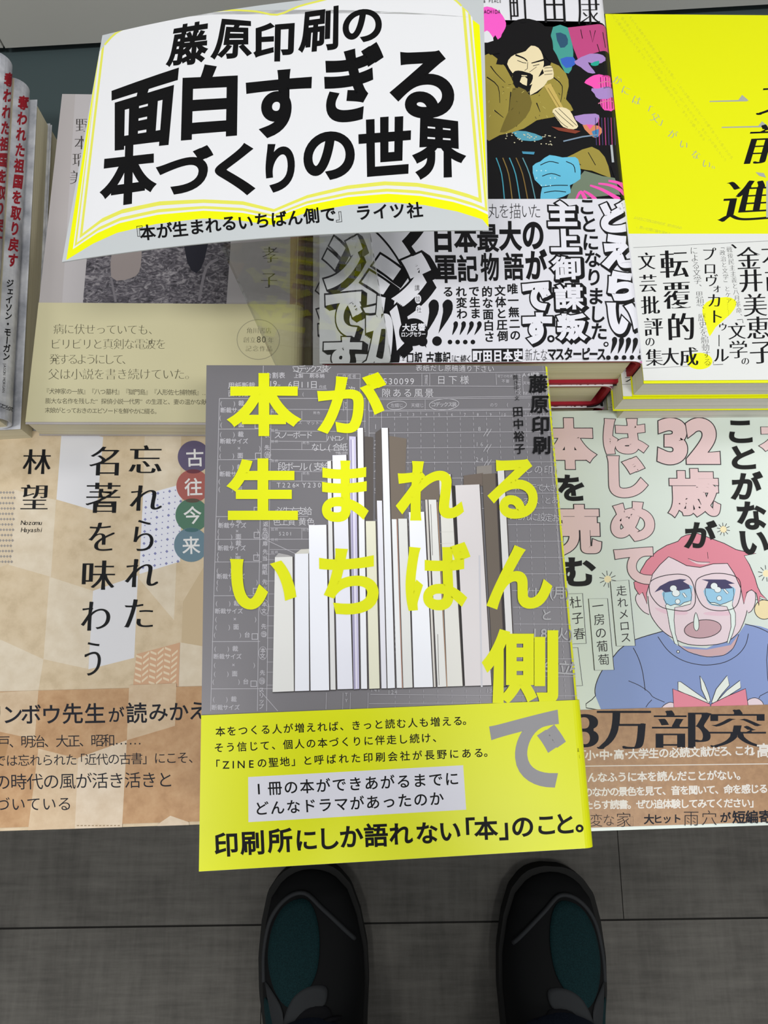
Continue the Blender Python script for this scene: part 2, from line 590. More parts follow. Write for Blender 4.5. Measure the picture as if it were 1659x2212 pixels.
# ------------------------------------------------------------------ setting: floor and the low display table
def floor_mat():
    m = bpy.data.materials.new('vinyl_floor'); m.use_nodes = True
    nt = m.node_tree; p = nt.nodes['Principled BSDF']; L = nt.links.new
    tc = nt.nodes.new('ShaderNodeTexCoord')

    def noise(sc, stretch, det):
        mp = nt.nodes.new('ShaderNodeMapping'); mp.inputs['Scale'].default_value = stretch
        L(tc.outputs['Object'], mp.inputs['Vector'])
        n = nt.nodes.new('ShaderNodeTexNoise'); n.inputs['Scale'].default_value = sc; n.inputs['Detail'].default_value = det
        n.inputs['Roughness'].default_value = 0.65
        L(mp.outputs['Vector'], n.inputs['Vector']); return n.outputs['Fac']

    def math_(op, a, b):
        n = nt.nodes.new('ShaderNodeMath'); n.operation = op
        for i, x in enumerate((a, b)):
            if isinstance(x, (int, float)): n.inputs[i].default_value = x
            else: L(x, n.inputs[i])
        return n.outputs[0]
    warp = noise(45, (0.28, 3.2, 1), 4); weft = noise(45, (3.0, 0.3, 1), 4); blot = noise(16, (1, 1, 1), 5)
    f = math_('ADD', math_('MULTIPLY', warp, 0.36), math_('ADD', math_('MULTIPLY', weft, 0.24), math_('MULTIPLY', blot, 0.40)))
    cr = nt.nodes.new('ShaderNodeValToRGB'); el = cr.color_ramp.elements
    el[0].position = 0.30; el[0].color = (s2l(66), s2l(64), s2l(60), 1)
    el[1].position = 0.70; el[1].color = (s2l(112), s2l(109), s2l(103), 1)
    L(f, cr.inputs[0])
    L(cr.outputs[0], p.inputs['Base Color']); p.inputs['Roughness'].default_value = 0.7; p.inputs['Specular IOR Level'].default_value = 0.2
    return m


fm = floor_mat(); seam = M(40, 39, 37, rough=0.9)
G = Geo()
# plank-shaped vinyl tiles with narrow open joints, on a dark underlay
G.box(-2.4, 2.4, -2.2, 2.6, -0.02, -0.0012, seam)
ty = [-2.2, -1.60, -0.905, -0.2155, 0.47, 1.16, 1.85, 2.6]
for j in range(len(ty) - 1):
    off = 0.262 if j == 3 else (-0.10 if j % 2 == 0 else 0.26)
    xs = [-2.4] + [off + 0.92 * k for k in range(-2, 3) if -2.35 < off + 0.92 * k < 2.35] + [2.4]
    for i in range(len(xs) - 1):
        G.box(xs[i] + 0.0004, xs[i + 1] - 0.0004, ty[j] + 0.0009, ty[j + 1] - 0.0009, -0.0012, 0.0, fm)
tag(G.build('floor'), kind='structure')

teal = M(62, 74, 76, rough=0.5, name='dark_laminate'); grey = M(192, 192, 187, rough=0.55, name='grey_panel')
tb = empty('display_table', 'low dark display table with grey back panels, carrying the stacks of books', 'table', loc=(0, 0, 0))
G = Geo(); G.box(-0.75, 0.85, -0.046, 0.46, TABLE_Z - 0.03, TABLE_Z, teal); G.build('tabletop', tb)
G = Geo(); G.box(-0.72, 0.82, -0.030, 0.44, 0.09, TABLE_Z - 0.03, teal); G.build('cabinet_body', tb)
G = Geo(); G.box(-0.70, 0.80, 0.02, 0.42, 0.0, 0.09, M(38, 40, 40)); G.build('plinth', tb)
# two upright panels meeting in a seam
for (xa, xb) in ((-0.2215, 0.86), (-0.80, -0.2228)):
    G = Geo()
    ya, yb = 0.3935 + 0.09 * (xa + 0.22), 0.3935 + 0.09 * (xb + 0.22)
    if xa < -0.5: ya, yb = 0.3935 + 0.02 * (xa + 0.22), 0.3935
    G.prism([(xa, ya, TABLE_Z + 0.006), (xb, yb, TABLE_Z + 0.006), (xb, yb + 0.018, TABLE_Z + 0.006), (xa, ya + 0.018, TABLE_Z + 0.006)], (0, 0, 0.42), grey)
    G.build('back_panel', tb)

# ------------------------------------------------------------------ the main book: grey cover, yellow band
GREY = M(116, 114, 118, rough=0.38, spec=0.5, metal=0.25, name='silver_grey_cover')
YG = M(224, 229, 4, rough=0.2, spec=0.4, name='glossy_yellow_ink')
YB = M(220, 226, 0, rough=0.35, spec=0.3, name='yellow_band_paper')
LN = (186, 184, 190); HW = (196, 195, 200)
mBL, mBR, mTL = np.array([-57, -56.9, -289.9]) / 1e3, np.array([83.4, -52.3, -298.8]) / 1e3, np.array([-59.8, 131.1, -286.8]) / 1e3
mex = (mBR - mBL); mW = np.linalg.norm(mex); mex /= mW
mey = mTL - mBL; mey -= mex * (mey @ mex); mH = np.linalg.norm(mey); mey /= mH
MT = 0.0155
main = Book('paperback_book', 'grey paperback with big yellow letters and yellow paper band, topmost in the front middle',
            CAMP + mBL, mex, mey, mW, mH, MT, 0.0032, GREY, YG, GREY, pages_white, strip=0.0015)
S = main.S


def lt(t, x0, x1, y, size, c=LN, st='r', y1=None): S.text(t, x0, y, x1, y if y1 is None else y1, size, c, st)


# printed order form behind the title: rules
for pts in (((474, 861), (455, 1536)), ((569, 790), (566, 880), (559, 1300), (556, 1536)), ((585.5, 884), (582, 1100), (576, 1536))):
    S.line(pts, 1.0, LN)
for y, x0, x1 in ((861, 474, 790), (927, 472, 586), (993, 471, 588), (1116, 467, 666), (1165, 466, 668), (1214, 464, 566), (1287, 462, 565), (1386, 458, 562), (1488, 456, 590)):
    S.line(((x0, y), (x1, y - 0.5)), 1.0, LN)
for y, x0, x1 in ((884, 586, 790), (909, 586, 790), (931, 586, 790), (953, 586, 706), (971, 586, 752), (994, 586, 752), (1018, 586, 706), (1039, 586, 706), (1140, 584, 666), (1187, 583, 666)):
    S.line(((x0, y), (x1, y + 1)), 0.8, LN)
for x, y0, y1 in ((652, 888, 909), (706, 930, 953), (652, 955, 971), (652, 1021, 1039), (652, 1141, 1164), (750, 861, 950), (742, 866, 888), (788, 861, 930)):
    S.line(((x, y0), (x, y1)), 0.8, LN)
for i, y in enumerate((1197, 1209, 1219, 1255, 1283, 1310, 1330, 1352, 1378, 1402, 1430, 1452, 1480)):
    S.line(((576, y), (594, y)), 0.7, LN)
S.line(((566, 1162), (640, 1197)), 1.0, LN); S.line(((560, 1490), (600, 1536)), 1.0, LN)
# left column entries
rows = [(871, 521, '裁'), (917, 521, '面'), (938, 520, '裁'), (984, 519, '面'), (1009, 518, '裁'), (1056, 517, '面'), (1124, 516, '裁'), (1159, 515, '面'),
        (1173, 515, '裁'), (1207, 514, '面'), (1232, 513, '裁'), (1270, 512, '面'), (1303, 511, '裁'), (1354, 510, '面'), (1401, 508, '裁'), (1455, 507, '面'), (1510, 505, '裁')]
for y, x, c in rows:
    S.ch('(', x - 43, y, 13, LN); S.ch(')', x - 15, y, 13, LN)
    S.ch(c, x, y, 13, LN, 'b')
for y, x in ((886, 482), (953, 481), (1024, 480), (1135, 477), (1184, 476), (1245, 474), (1320, 470), (1418, 467), (1528, 463)):
    S.text('断裁サイズ', x, y, x + 49, y, 12.5, LN, 'b')
for y, x in ((902, 519), (968, 519), (1039, 517), (1147, 515), (1197, 514), (1257, 513), (1337, 510), (1436, 507)):
    S.ch('(', x - 43, y, 13, LN); S.ch('×', x, y, 13, LN); S.ch(')', x + 42, y, 13, LN)
for y, x in ((1371, 534), (1472, 531)):
    S.ch('(', x - 70, y, 13, LN); S.ch(')', x - 15, y, 13, LN); S.ch('台', x, y, 13, LN, 'b')
for x, y in ((557, 919), (558, 985), (555, 1102), (555, 1156), (554, 1205), (553, 1277), (550.5, 1375), (548, 1477)):
    S.line(((x - 6, y - 6), (x + 6, y - 6), (x + 6, y + 6), (x - 6, y + 6)), 2, LN, True)
for c, x, y in (('扉', 573, 1174), ('先', 573, 1192), ('当', 572, 1206), ('間', 572, 1224), ('紙', 572, 1236), ('先', 572, 1257), ('当', 571, 1273), ('本', 571, 1305), ('文', 570, 1320), ('先', 570, 1353), ('当', 570, 1370),
                ('本', 568, 1405), ('文', 567, 1417), ('先', 567, 1453), ('当', 566, 1471), ('ス', 565, 1490), ('リ', 565, 1502), ('ッ', 565, 1514), ('プ', 564, 1526), ('先', 577, 967), ('当', 578, 983), ('表', 577, 940), ('返', 574, 1132), ('先', 573, 1145), ('当', 573, 1157)):
    S.ch(c, x, y, 12, LN, 'b')
for x, y, rx, ry in ((571, 1312, 10, 17), (568, 1411, 9, 14), (570, 1370, 6, 6), (566, 1471, 6, 7), (578, 983, 7, 7), (573, 1157, 7, 7)):
    S.ell(x, y, rx, ry, LN, ring=0.9)
# heading
lt('用紙断裁', 500, 544, 833, 15, LN, 'b'); lt('面付指示', 500, 544, 850, 15, LN, 'b')
lt('台割表', 580, 609, 811, 14, LN, 'b'); lt('上製', 640, 650, 812, 10.5, LN, 'b'); lt('刷本納', 674, 696, 812, 10.5, LN, 'b')
lt('2019', 566, 594, 829, 18, HW); lt('年', 603, 603, 834, 8, LN); lt('6月11日', 627, 678, 831, 18, HW); lt('作成', 693, 701, 836, 8, LN)
S.line(((586, 841), (706, 841)), 1, LN); S.ch('(', 655, 851, 10, LN); lt('版)', 694, 703, 851, 10, LN)
lt('コデックス装', 639, 702, 797, 17, HW); S.line(((632, 792), (640, 803), (665, 807), (700, 804), (715, 793)), 1, HW, smooth=4)
for q in (((729, 808), (778, 808)), ((729, 818), (778, 818))): S.line(q, 0.8, LN)
for q in (((729, 808), (728, 866)), ((778, 808), (777, 858))): S.line(q, 0.8, LN)
lt('作成者', 744, 765, 813, 9, LN); lt('矢', 745, 745, 826, 13, HW); lt('次', 760, 760, 842, 16, HW)
# left handwriting
lt('スノーボード', 600, 668, 940, 17, HW); lt('ハトロン', 712, 737, 947, 14, HW); lt('なし(合紙', 681, 742, 966, 18, HW)
lt('段ボール(支給', 609, 702, 1008, 20, HW); lt('T226×Y230', 602, 690, 1048, 15, HW); lt('必先方支給', 603, 665, 1104, 19, HW)
lt('色上質', 598, 630, 1127, 18, HW); lt('黄色', 653, 671, 1127, 18, HW); lt('5201', 605, 628, 1153, 11, HW)
lt('Mrニス', 620, 648, 913, 9, LN); lt('マットニス', 666, 705, 914, 9, LN); lt('枚数', 589, 597, 890, 7, LN); lt('刷色', 680, 688, 892, 7, LN)
for x, y in ((589, 930), (589, 954), (589, 996), (589, 1021), (589, 1144), (589, 1166), (589, 1193)): lt('銘柄', x, x + 8, y, 7, LN)
for x, y in ((657, 957), (657, 1023), (657, 1145)): lt('刷色', x, x + 8, y, 7, LN)
lt('T', 747, 747, 873, 10, LN); lt('Y', 747, 747, 882, 10, LN); lt('予備込部数', 727, 748, 979, 7, LN)
# right part of the form
lt('0530099', 820, 890, 824, 19, HW); lt('日下様', 953, 1003, 821, 20, HW); lt('隙ある風景', 834, 927, 849, 20, HW)
for c, y in (('得', 814), ('意', 821), ('先', 828)): S.ch(c, 920.5, y, 8, LN)
for c, y in (('製', 812), ('品', 819), ('品', 842), ('名', 849)): S.ch(c, 804, y, 8, LN)
lt('左綴じ', 848, 866, 876, 9.5, LN); lt('天綴じ', 892, 911, 876, 9.5, LN); lt('コデックス装', 936, 981, 874, 11, HW); lt('のり', 1062, 1071, 875, 9, LN)
S.ch('(', 1096, 874, 10, LN); S.ch(')', 1142, 874, 10, LN)
S.ell(857, 876, 21, 9, HW, -6, ring=1); S.ell(959, 874, 32, 12, HW, -4, ring=1)
lt('背丁の社名', 1077, 1104, 813, 7, LN); lt('不要', 1087, 1096, 824, 8, LN); lt('A4横書', 1132, 1160, 810, 11, HW)
for c, y in (('仕', 812), ('上', 822), ('サ', 832), ('イ', 842), ('ズ', 850)): S.ch(c, 1121, y, 9, LN)
for c, y in (('部', 814), ('数', 824), ('総', 838), ('頁', 848)): S.ch(c, 1184, y, 9, LN)
lt('天地', 1133, 1141, 828, 8, LN); lt('左右(1200)', 1133, 1172, 850, 8, LN)
lt('表紙だし原稿通り下さい', 905, 1060, 795, 15, HW, y1=797)
for p in (((797, 808), (1195, 809)), ((797, 834), (1115, 835)), ((797, 861), (1196, 861)), ((797, 864), (1196, 864.5)), ((797, 887), (1198, 888)), ((797, 889.5), (1198, 890.5)), ((797, 902), (1200, 903.5)), ((797, 936), (1202, 937)),
          ((797, 969), (1204, 970)), ((797, 1000), (1207, 1002)), ((797, 1034), (1210, 1036)), ((905, 1066), (1212, 1069)), ((1000, 1099), (1215, 1101)), ((1090, 1134), (1217, 1136)), ((1100, 1170), (1221, 1172)), ((1102, 1205), (1224, 1207)),
          ((1104, 1240), (1226, 1242)), ((1106, 1276), (1229, 1278)), ((1108, 1312), (1232, 1314)), ((1110, 1348), (1235, 1350)), ((1112, 1385), (1238, 1387)), ((1113, 1422), (1240, 1424)), ((1113, 1460), (1243, 1462)), ((800, 1500), (1246, 1503)), ((797, 1520), (1248, 1516))):
    S.line(p, 0.9, LN)
for p in (((797, 808), (796, 888)), ((911, 808), (911, 834)), ((928, 808), (928, 834)), ((1071, 808), (1072, 832)), ((1112, 808), (1114, 852)), ((1128, 808), (1130, 854)), ((1178, 808), (1180, 854)), ((1193, 808), (1195, 852)), ((797, 808), (797, 1040)), ((824, 889), (824, 925)), ((918, 864), (918, 886))):
    S.line(p, 0.9, LN)
for i in range(13):
    xt = 852 + 28.3 * i
    top = 890; xb = 836 + (xt - 836) * 1.085
    S.dash((xt, top), (xb, 1530), 0.8, LN, 6, 6)
for i in range(14): S.text(str(i + 1), 837 + 27.8 * i - (3 if i > 8 else 0), 896, 837 + 27.8 * i + (3 if i > 8 else 0), 896.4, 9, LN)
lt('折', 810, 810, 896, 9, LN)
for c, y in (('1', 922), ('2', 957), ('3', 982), ('4', 1018), ('5', 1060)): S.ch(c, 811, y, 16, HW, 't')
for c, y in (('8', 927), ('16', 960), ('24', 993)):
    lt(c, 1030 if len(c) > 1 else 1035, 1040 if len(c) > 1 else 1035, y, 13, HW, 'l')
    for d in (0, 7): S.line(((1044 + d, y + 16), (1054 + d, y)), 1, HW)
lt('返しの印刷', 1120, 1205, 1013, 20, HW, 'l', 1016); lt('ヨコ、タテで大き目', 1096, 1208, 1052, 17, HW, 'l', 1054); lt('ほるど、とあか', 1120, 1214, 1084, 17, HW, 'l', 1080)
lt('いろんに設定お', 1106, 1200, 1115, 19, HW, 'l', 1119)
lt('2', 1122, 1122, 1294, 22, (128, 127, 130), 'b')
GH = (168, 168, 170)
lt('/17(月)', 1140, 1225, 1280, 29, GH, 'b'); lt('と', 1180, 1180, 1328, 27, GH, 'b'); lt('18(火)', 1155, 1232, 1368, 29, GH, 'b', 1370); lt('16|立ち', 1160, 1240, 1438, 32, GH, 'b', 1444)
lt('136', 1052, 1066, 1492, 13, HW, 'l'); lt('141', 803, 818, 1490, 12, HW, 'l'); lt('124', 840, 855, 1495, 12, HW, 'l'); S.ch('T', 748, 1500, 10, LN); S.ch('Y', 748, 1513, 10, LN)
for x in (705, 741, 757, 795): S.line(((x, 1496), (x - 1, 1532)), 0.8, LN)
# photograph of white spines printed on the cover
brn, brd, dk = (118, 108, 98), (92, 86, 83), (52, 49, 49)
for q, c in ((((788, 943), (806, 945), (806, 1125), (788, 1125)), brd), (((840, 942), (878, 948), (872, 1122), (838, 1122)), brn), (((811, 935), (826, 925), (826, 1122), (811, 1122)), brd),
             (((909, 1080), (909, 1040), (950, 1034), (948, 1082)), brn), (((1029, 1008), (1062, 1005), (1062, 1030), (1029, 1030)), (140, 135, 130)), (((1001, 1028), (1043, 1022), (1043, 1050), (1001, 1050)), (112, 101, 93))):
    S.poly(q, c)
for x in ((977, 1049, 986, 1052, 1004, 1480, 996, 1484), (1064, 1027, 1074, 1023, 1096, 1484, 1084, 1485)):
    S.poly(((x[0], x[1]), (x[2], x[3]), (x[4], x[5]), (x[6], x[7])), dk)
SP = [((594, 1204), (633, 1203), (636, 1494), (589, 1496), (225, 225, 222)), ((637, 1197), (667, 1196), (669, 1493), (637, 1494), (234, 236, 244)), ((667, 1135), (706, 1134), (712, 1492), (671, 1493), (238, 240, 248)),
      ((707, 997), (716, 996), (726, 1491), (714, 1491), (224, 224, 224)), ((718, 984), (749, 983), (763, 1489), (729, 1490), (231, 232, 242)), ((754, 943), (769.5, 944), (777, 1489), (764, 1490), (203, 198, 226)),
      ((772, 925), (785, 925), (794, 1489), (780, 1489), (238, 240, 245)), ((790, 1126), (812, 1126), (821, 1488), (797.5, 1489), (229, 228, 206)), ((814, 1082), (826, 1082), (836, 1488), (824, 1488), (230, 230, 239)),
      ((824, 925), (838.5, 925), (854, 1487), (837, 1488), (236, 238, 244)), ((846, 1122), (857, 1122), (869, 1487), (857, 1487), (236, 238, 240)), ((860, 1121), (880, 1121), (892, 1486), (871, 1487), (226, 227, 224)),
      ((883, 1107), (917, 1106), (936, 1485), (894, 1486), (241, 243, 249)), ((918, 1080), (924, 1080), (942, 1485), (937, 1485), (214, 210, 204)), ((925, 1080), (943, 1080), (965, 1484), (945, 1485), (229, 229, 226)),
      ((948, 1026), (974, 1025), (1000, 1483), (966, 1484), (226, 225, 219)), ((983, 1049), (1036, 1047), (1062, 1481), (1004, 1483), (221, 216, 217)), ((1041, 1025), (1070, 1023), (1092, 1483), (1066, 1484), (110, 101, 92)),
      ((1074, 1016), (1089, 1015), (1113, 1479), (1098, 1481), (222, 221, 220))]
S.poly(((594, 1204), (602, 1195), (622, 1199), (633, 1203)), (170, 168, 168)); S.poly(((637, 1197), (650, 1187), (668, 1186), (667, 1196)), (206, 204, 196))
for a, b, c, d, m in SP:
    S.poly((a, b, c, d), m)
    S.line((b, c), 2.2, (74, 67, 66)); S.line((d, c), 2, (60, 58, 60))
    mid = [((a[i] * .62 + b[i] * .38), (d[i] * .62 + c[i] * .38)) for i in (0, 1)]
S.line(((762, 950), (770, 1488)), 3, (228, 225, 240)); S.line(((758, 950), (766, 1488)), 1.5, (150, 145, 175))
S.line(((1035, 1200), (1040, 1484)), 4, (205, 204, 210)); S.line(((930, 1090), (934, 1200)), 1, (110, 105, 100)); S.line(((945, 1370), (948, 1480)), 1, (110, 105, 100))
for y in (1060, 1080, 1100, 1116, 1150, 1175): S.line(((950, y), (972 + (y - 1025) * .05, y - 1)), 0.7, (205, 203, 196))
S.line(((857, 1122), (869, 1487)), 1.4, (196, 150, 130)); S.line(((944, 1085), (965, 1484)), 1.3, (190, 150, 120))
# author
for c, x, y in (('藤', 1162, 830), ('原', 1165, 874), ('印', 1167.5, 919), ('刷', 1170, 962)): S.ch(c, x, y, 41, K, 'B')
S.text('聞き手・文', 1113, 816, 1116, 861, 11, K, 'r', True); S.text('田中裕子', 1118, 890, 1122, 970, 24, K, 'b', True)
# title
STYLE['T'] = dict(dx=0.036)
for c, x0, y0, x1, y1 in (('本', 499, 812, 642, 938), ('が', 691, 811, 827, 932), ('生', 498, 996, 638, 1119), ('ま', 700, 1001, 790, 1123), ('れ', 861, 1002, 996, 1120), ('る', 1059, 998, 1156, 1116),
                          ('い', 504, 1213, 634, 1312), ('ち', 695, 1191, 812, 1321), ('ば', 881, 1178, 1009, 1314), ('ん', 1057, 1185, 1186, 1310), ('側', 1047, 1366, 1199, 1513)):
    S.rq(c, x0, y0, x1, y1, YG, 'T')
# yellow band
yt = S.local([(438, 1545)])[0, 1]
B = main.add_band(0.0002, yt, YB, 0.0007)


def bt(t, x0, y0, x1, y1, size, st='b'): B.text(t, x0, y0, x1, y1, size, K, st)


bt('本をつくる人が増えれば、きっと読む人も増える', 476, 1580, 989, 1557, 22); B.ch('。', 1010, 1556, 22, K, 'b')
bt('そう信じて、個人の本づくりに伴走し続け、', 473, 1615, 945, 1593, 22)
for c, x, y in (('「', 464, 1652), ('Z', 488, 1652), ('I', 504, 1651.5), ('N', 521, 1651), ('E', 543, 1650)): B.ch(c, x, y, 23, K, 'b')
bt('の聖地」と', 566, 1648, 664.5, 1642.5, 22); bt('呼ばれた印刷会社が長野にある', 689, 1641, 1034, 1626, 22); B.ch('。', 1056, 1625, 22, K, 'b')
B.poly(((536, 1678.5), (1000.5, 1653), (1007, 1749), (536.6, 1776)), (219, 219, 228))
bt('1冊の本ができあがるまでに', 559, 1704, 976, 1682, 32); bt('どんなドラマがあったのか', 565, 1746, 943, 1725, 32)
for c, x, y, z in (('印', 489, 1824, 55), ('刷', 546, 1820, 55), ('所', 605, 1815, 55), ('に', 661.6, 1814, 52), ('し', 709, 1811, 52), ('か', 758.5, 1807, 53), ('語', 812, 1804, 53), ('れ', 865.6, 1801, 52), ('な', 922, 1799, 51), ('い', 971.5, 1795, 51),
                   ('「', 1000, 1793, 54), ('本', 1049.7, 1789, 52), ('」', 1104, 1788, 54), ('の', 1129, 1785, 52), ('こ', 1180, 1781, 50), ('と', 1220, 1779, 50), ('。', 1266, 1775, 48)):
    B.ch(c, x, y, z, K, 'B', -0.045)
B.quad('で', (1063, 1563), (1208, 1540), (1222, 1692), (1072, 1702), (150, 149, 152), 'T')
for i in range(9):
    B.ch('読書人が本を作る話'[i], 1277 - (8 - i) * 3.2, 1620 + i * 14, 9, K)
main.build()
# the copies under it: soft covers, so the pile leans a little toward its spines
piv = CAMP + mBR - np.cross(mex, mey) * MT
for i in range(1, 7):
    t = 1 - i / 7
    ex = mex * t + np.array([math.cos(0.03), math.sin(0.03), 0]) * (1 - t); ex /= np.linalg.norm(ex)
    ey = mey * t + np.array([-math.sin(0.03), math.cos(0.03), 0]) * (1 - t); ey -= ex * (ey @ ex); ey /= np.linalg.norm(ey)
    if i == 1:
        n1 = np.cross(ex, ey)
        p1 = piv - n1 * 0.0022 - ex * mW
        bk = Book('paperback_book', 'second copy down in the front middle stack, under the grey and yellow paperback', p1 - np.array([0, -0.002, 0]), ex, ey, mW, mH, 0.0136, 0.0032, GREY, YG, GREY, pages_white, group='grey and yellow paperbacks in the front middle stack', strip=0.0015)
        r2 = bk.build(); piv = p1 + ex * mW - n1 * 0.0139
    else:
        n1 = np.cross(ex, ey)
        o = copy_tree(r2)
        o.matrix_world = frame4(piv - ex * mW - n1 * 0.0136, ex, ey, n1)
        o['label'] = 'copy hidden low in the front middle stack under the grey and yellow paperback'
        piv = piv - n1 * 0.0141

# ------------------------------------------------------------------ pop sign on its clear stand
def camw(p): return CAMP + RW @ np.array(p) * 0.5585e-3


sTL, sTR, sBR, sBL = camw((-203.6, -337, 540.1)), camw((59.9, -343, 501.8)), camw((64.9, -164.6, 442.7)), camw((-198.7, -158.6, 480.9))
sex = sBR - sBL; sW = np.linalg.norm(sex); sex /= sW
sey = (sTL + sTR - sBL - sBR) / 2; sey -= sex * (sey @ sex); sH = np.linalg.norm(sey); sey /= sH
sn = np.cross(sex, sey)
BOW = 0.0045
drop = lambda x: BOW * ((np.asarray(x, float) - sW / 2) / (sW / 2)) ** 2
kn = [sW * i / 16 for i in range(1, 16)]
sO = (sTL - sey * sH + sBL) / 2 + sn * BOW * 0.6
cardM = M(184, 189, 191, rough=0.35)
C_ = Surf(sO, sex, sey, sW, sH, drop=drop, knots=kn); S = C_
# printed open book; outer (yellow) and inner (page) outlines run side by side
A = [(194, 142), (143, 562), (202, 526), (253, 503), (337, 484), (439, 472), (523, 477), (587, 486), (663, 459), (753, 443), (843, 437), (916, 443), (988, 457), (1042, 474), (1074, 489), (1036, 54)]
I = [(226, 97), (179, 503), (222, 470), (265, 451), (345, 434), (440, 430), (525, 434), (592, 451), (663, 421), (750, 400), (830, 391), (900, 394), (965, 405), (1008, 417), (1033, 426), (997, 13)]
TOP = [(997, 13), (975, -5), (930, -18), (860, -26), (780, -20), (699, 0), (645, 14), (599, 32), (554, 25), (500, 22), (439, 25), (354, 35), (287, 54), (250, 72), (226, 97)]
mixp = lambda t: [(a[0] + (b[0] - a[0]) * t, a[1] + (b[1] - a[1]) * t) for a, b in zip(A, I)]
YS = (226, 230, 0); PG = (217, 218, 221); YD = (214, 214, 84)
S.poly(A + [(1020, 42), (1010, 24), (997, 13)] + TOP[1:-1] + [(226, 97), (208, 118), (205, 135)], YS)
w1 = mixp(0.40)
S.poly(w1 + [(1008, 25)] + TOP + [(212, 112)], PG)
for t0, t1 in ((0.50, 0.64), (0.80, 0.98)):
    a, b = mixp(t0), mixp(t1)
    for i in range(len(a) - 1): S.poly((a[i], a[i + 1], b[i + 1], b[i]), YD)
S.line(TOP, 4, YD, smooth=3)
STYLE['S'] = dict(dx=0.040); STYLE['s'] = dict(dx=0.03)
SK = M(10, 10, 12, rough=0.5, spec=0.1)
for c, q, st in (('藤', ((377, 58), (449, 46), (444, 136), (361, 141)), 's'), ('原', ((474, 43), (540, 48), (541, 121), (457, 127)), 's'), ('印', ((551, 55), (634, 48), (631, 130), (551, 131)), 's'), ('刷', ((655, 26), (729, 15), (728, 104), (647, 112)), 's'), ('の', ((743, 25), (821, 20), (823, 86), (743, 91)), 's'),
                 ('面', ((247, 200), (380, 155), (366, 306), (247, 320)), 'S'), ('白', ((401, 148), (508, 144), (506, 288), (397, 297)), 'S'), ('す', ((537, 163), (668, 152), (664, 288), (540, 293)), 'S'), ('ぎ', ((706, 112), (823, 98), (812, 252), (706, 261)), 'S'), ('る', ((851, 117), (970, 116), (977, 249), (851, 250)), 'S'),
                 ('本', ((228, 320), (331, 310), (331, 428), (221, 445)), 'S'), ('づ', ((342, 330), (456, 318), (447, 411), (346, 418)), 'S'), ('く', ((470, 322), (542, 314), (544, 415), (471, 418)), 'S'), ('り', ((578, 316), (634, 314), (632, 409), (577, 412)), 'S'), ('の', ((661, 290), (761, 288), (762, 381), (660, 386)), 'S'),
                 ('世', ((778, 262), (884, 254), (881, 370), (781, 378)), 'S'), ('界', ((900, 256), (998, 268), (1001, 378), (896, 382)), 'S')):
    S.quad(c, *q, SK, st)
pts = [('『', 293, 505), ('本', 319, 502), ('が', 355, 498), ('生', 389, 495), ('ま', 425, 490), ('れ', 460, 486), ('る', 495, 482), ('い', 530, 480), ('ち', 566, 476), ('ば', 602, 473), ('ん', 637, 470), ('側', 673, 466), ('で', 709, 463), ('』', 741, 463), ('ラ', 785, 459), ('イ', 822, 457), ('ツ', 858, 455), ('社', 896, 454)]
for c, x, y in pts: S.ch(c, x, y, 35, SK, 'B' if c not in '『』' else 'r', -0.10)
sroot = empty('display_sign', 'curved card sign printed with an open yellow-edged book, on a clear acrylic stand', 'sign', frame4(sO, sex, sey, sn))
V, F, FM = [], [], []; mats = [cardM]
pr = [(x, -float(drop(x))) for x in np.linspace(0, sW, 17)]
shell(V, F, FM, pr, 0, sH, 0.0004, [0] * 16)
S.emit(0.0, V, F, FM, mats)
mesh_obj('sign_card', V, F, mats, FM, sroot)
acr = acrylic_mat()
inv = np.linalg.inv(np.array(frame4(sO, sex, sey, sn)))
loc = lambda p: tuple((inv @ np.append(np.array(p, float), 1))[:3])


def on_line(px, py):   # where a photo ray meets the sign's front edge height
    return C_.O + C_.ex * C_.local([(px, py)])[0, 0] - C_.n * 0.0055


nb = [CAMP + np.array([-0.0352, 0.1336, -0.3045]), CAMP + np.array([0.0128, 0.1342, -0.3045])]
nt_ = [on_line(467, 533) + sey * 0.001, on_line(795, 505) + sey * 0.001]
G = Geo()
G.prism([loc(nb[0]), loc(nb[1]), loc(nt_[1]), loc(nt_[0])], tuple(np.linalg.inv(np.array([sex, sey, sn]).T) @ np.array([0, 0.0019, 0.0003])), acr)
G.build('acrylic_neck', sroot)
G = Geo(); G.prism([(0.02, 0.0085, -0.0075), (sW - 0.02, 0.0085, -0.0075), (sW - 0.02, 0.06, -0.0075), (0.02, 0.06, -0.0075)], (0, 0, 0.0018), acr)
G.build('acrylic_rest', sroot)
G = Geo()
nmain = np.cross(mex, mey)
mroot = CAMP + mBL - nmain * (MT + 0.0019)
bp = [mroot + mex * 0.022 + mey * 0.02, mroot + mex * 0.072 + mey * 0.02, mroot + mex * 0.072 + mey * (mH + 0.0012), mroot + mex * 0.022 + mey * (mH + 0.0012)]
G.prism([loc(p) for p in bp], tuple(np.linalg.inv(np.array([sex, sey, sn]).T) @ (nmain * 0.0017)), acr)
G.build('acrylic_foot', sroot)

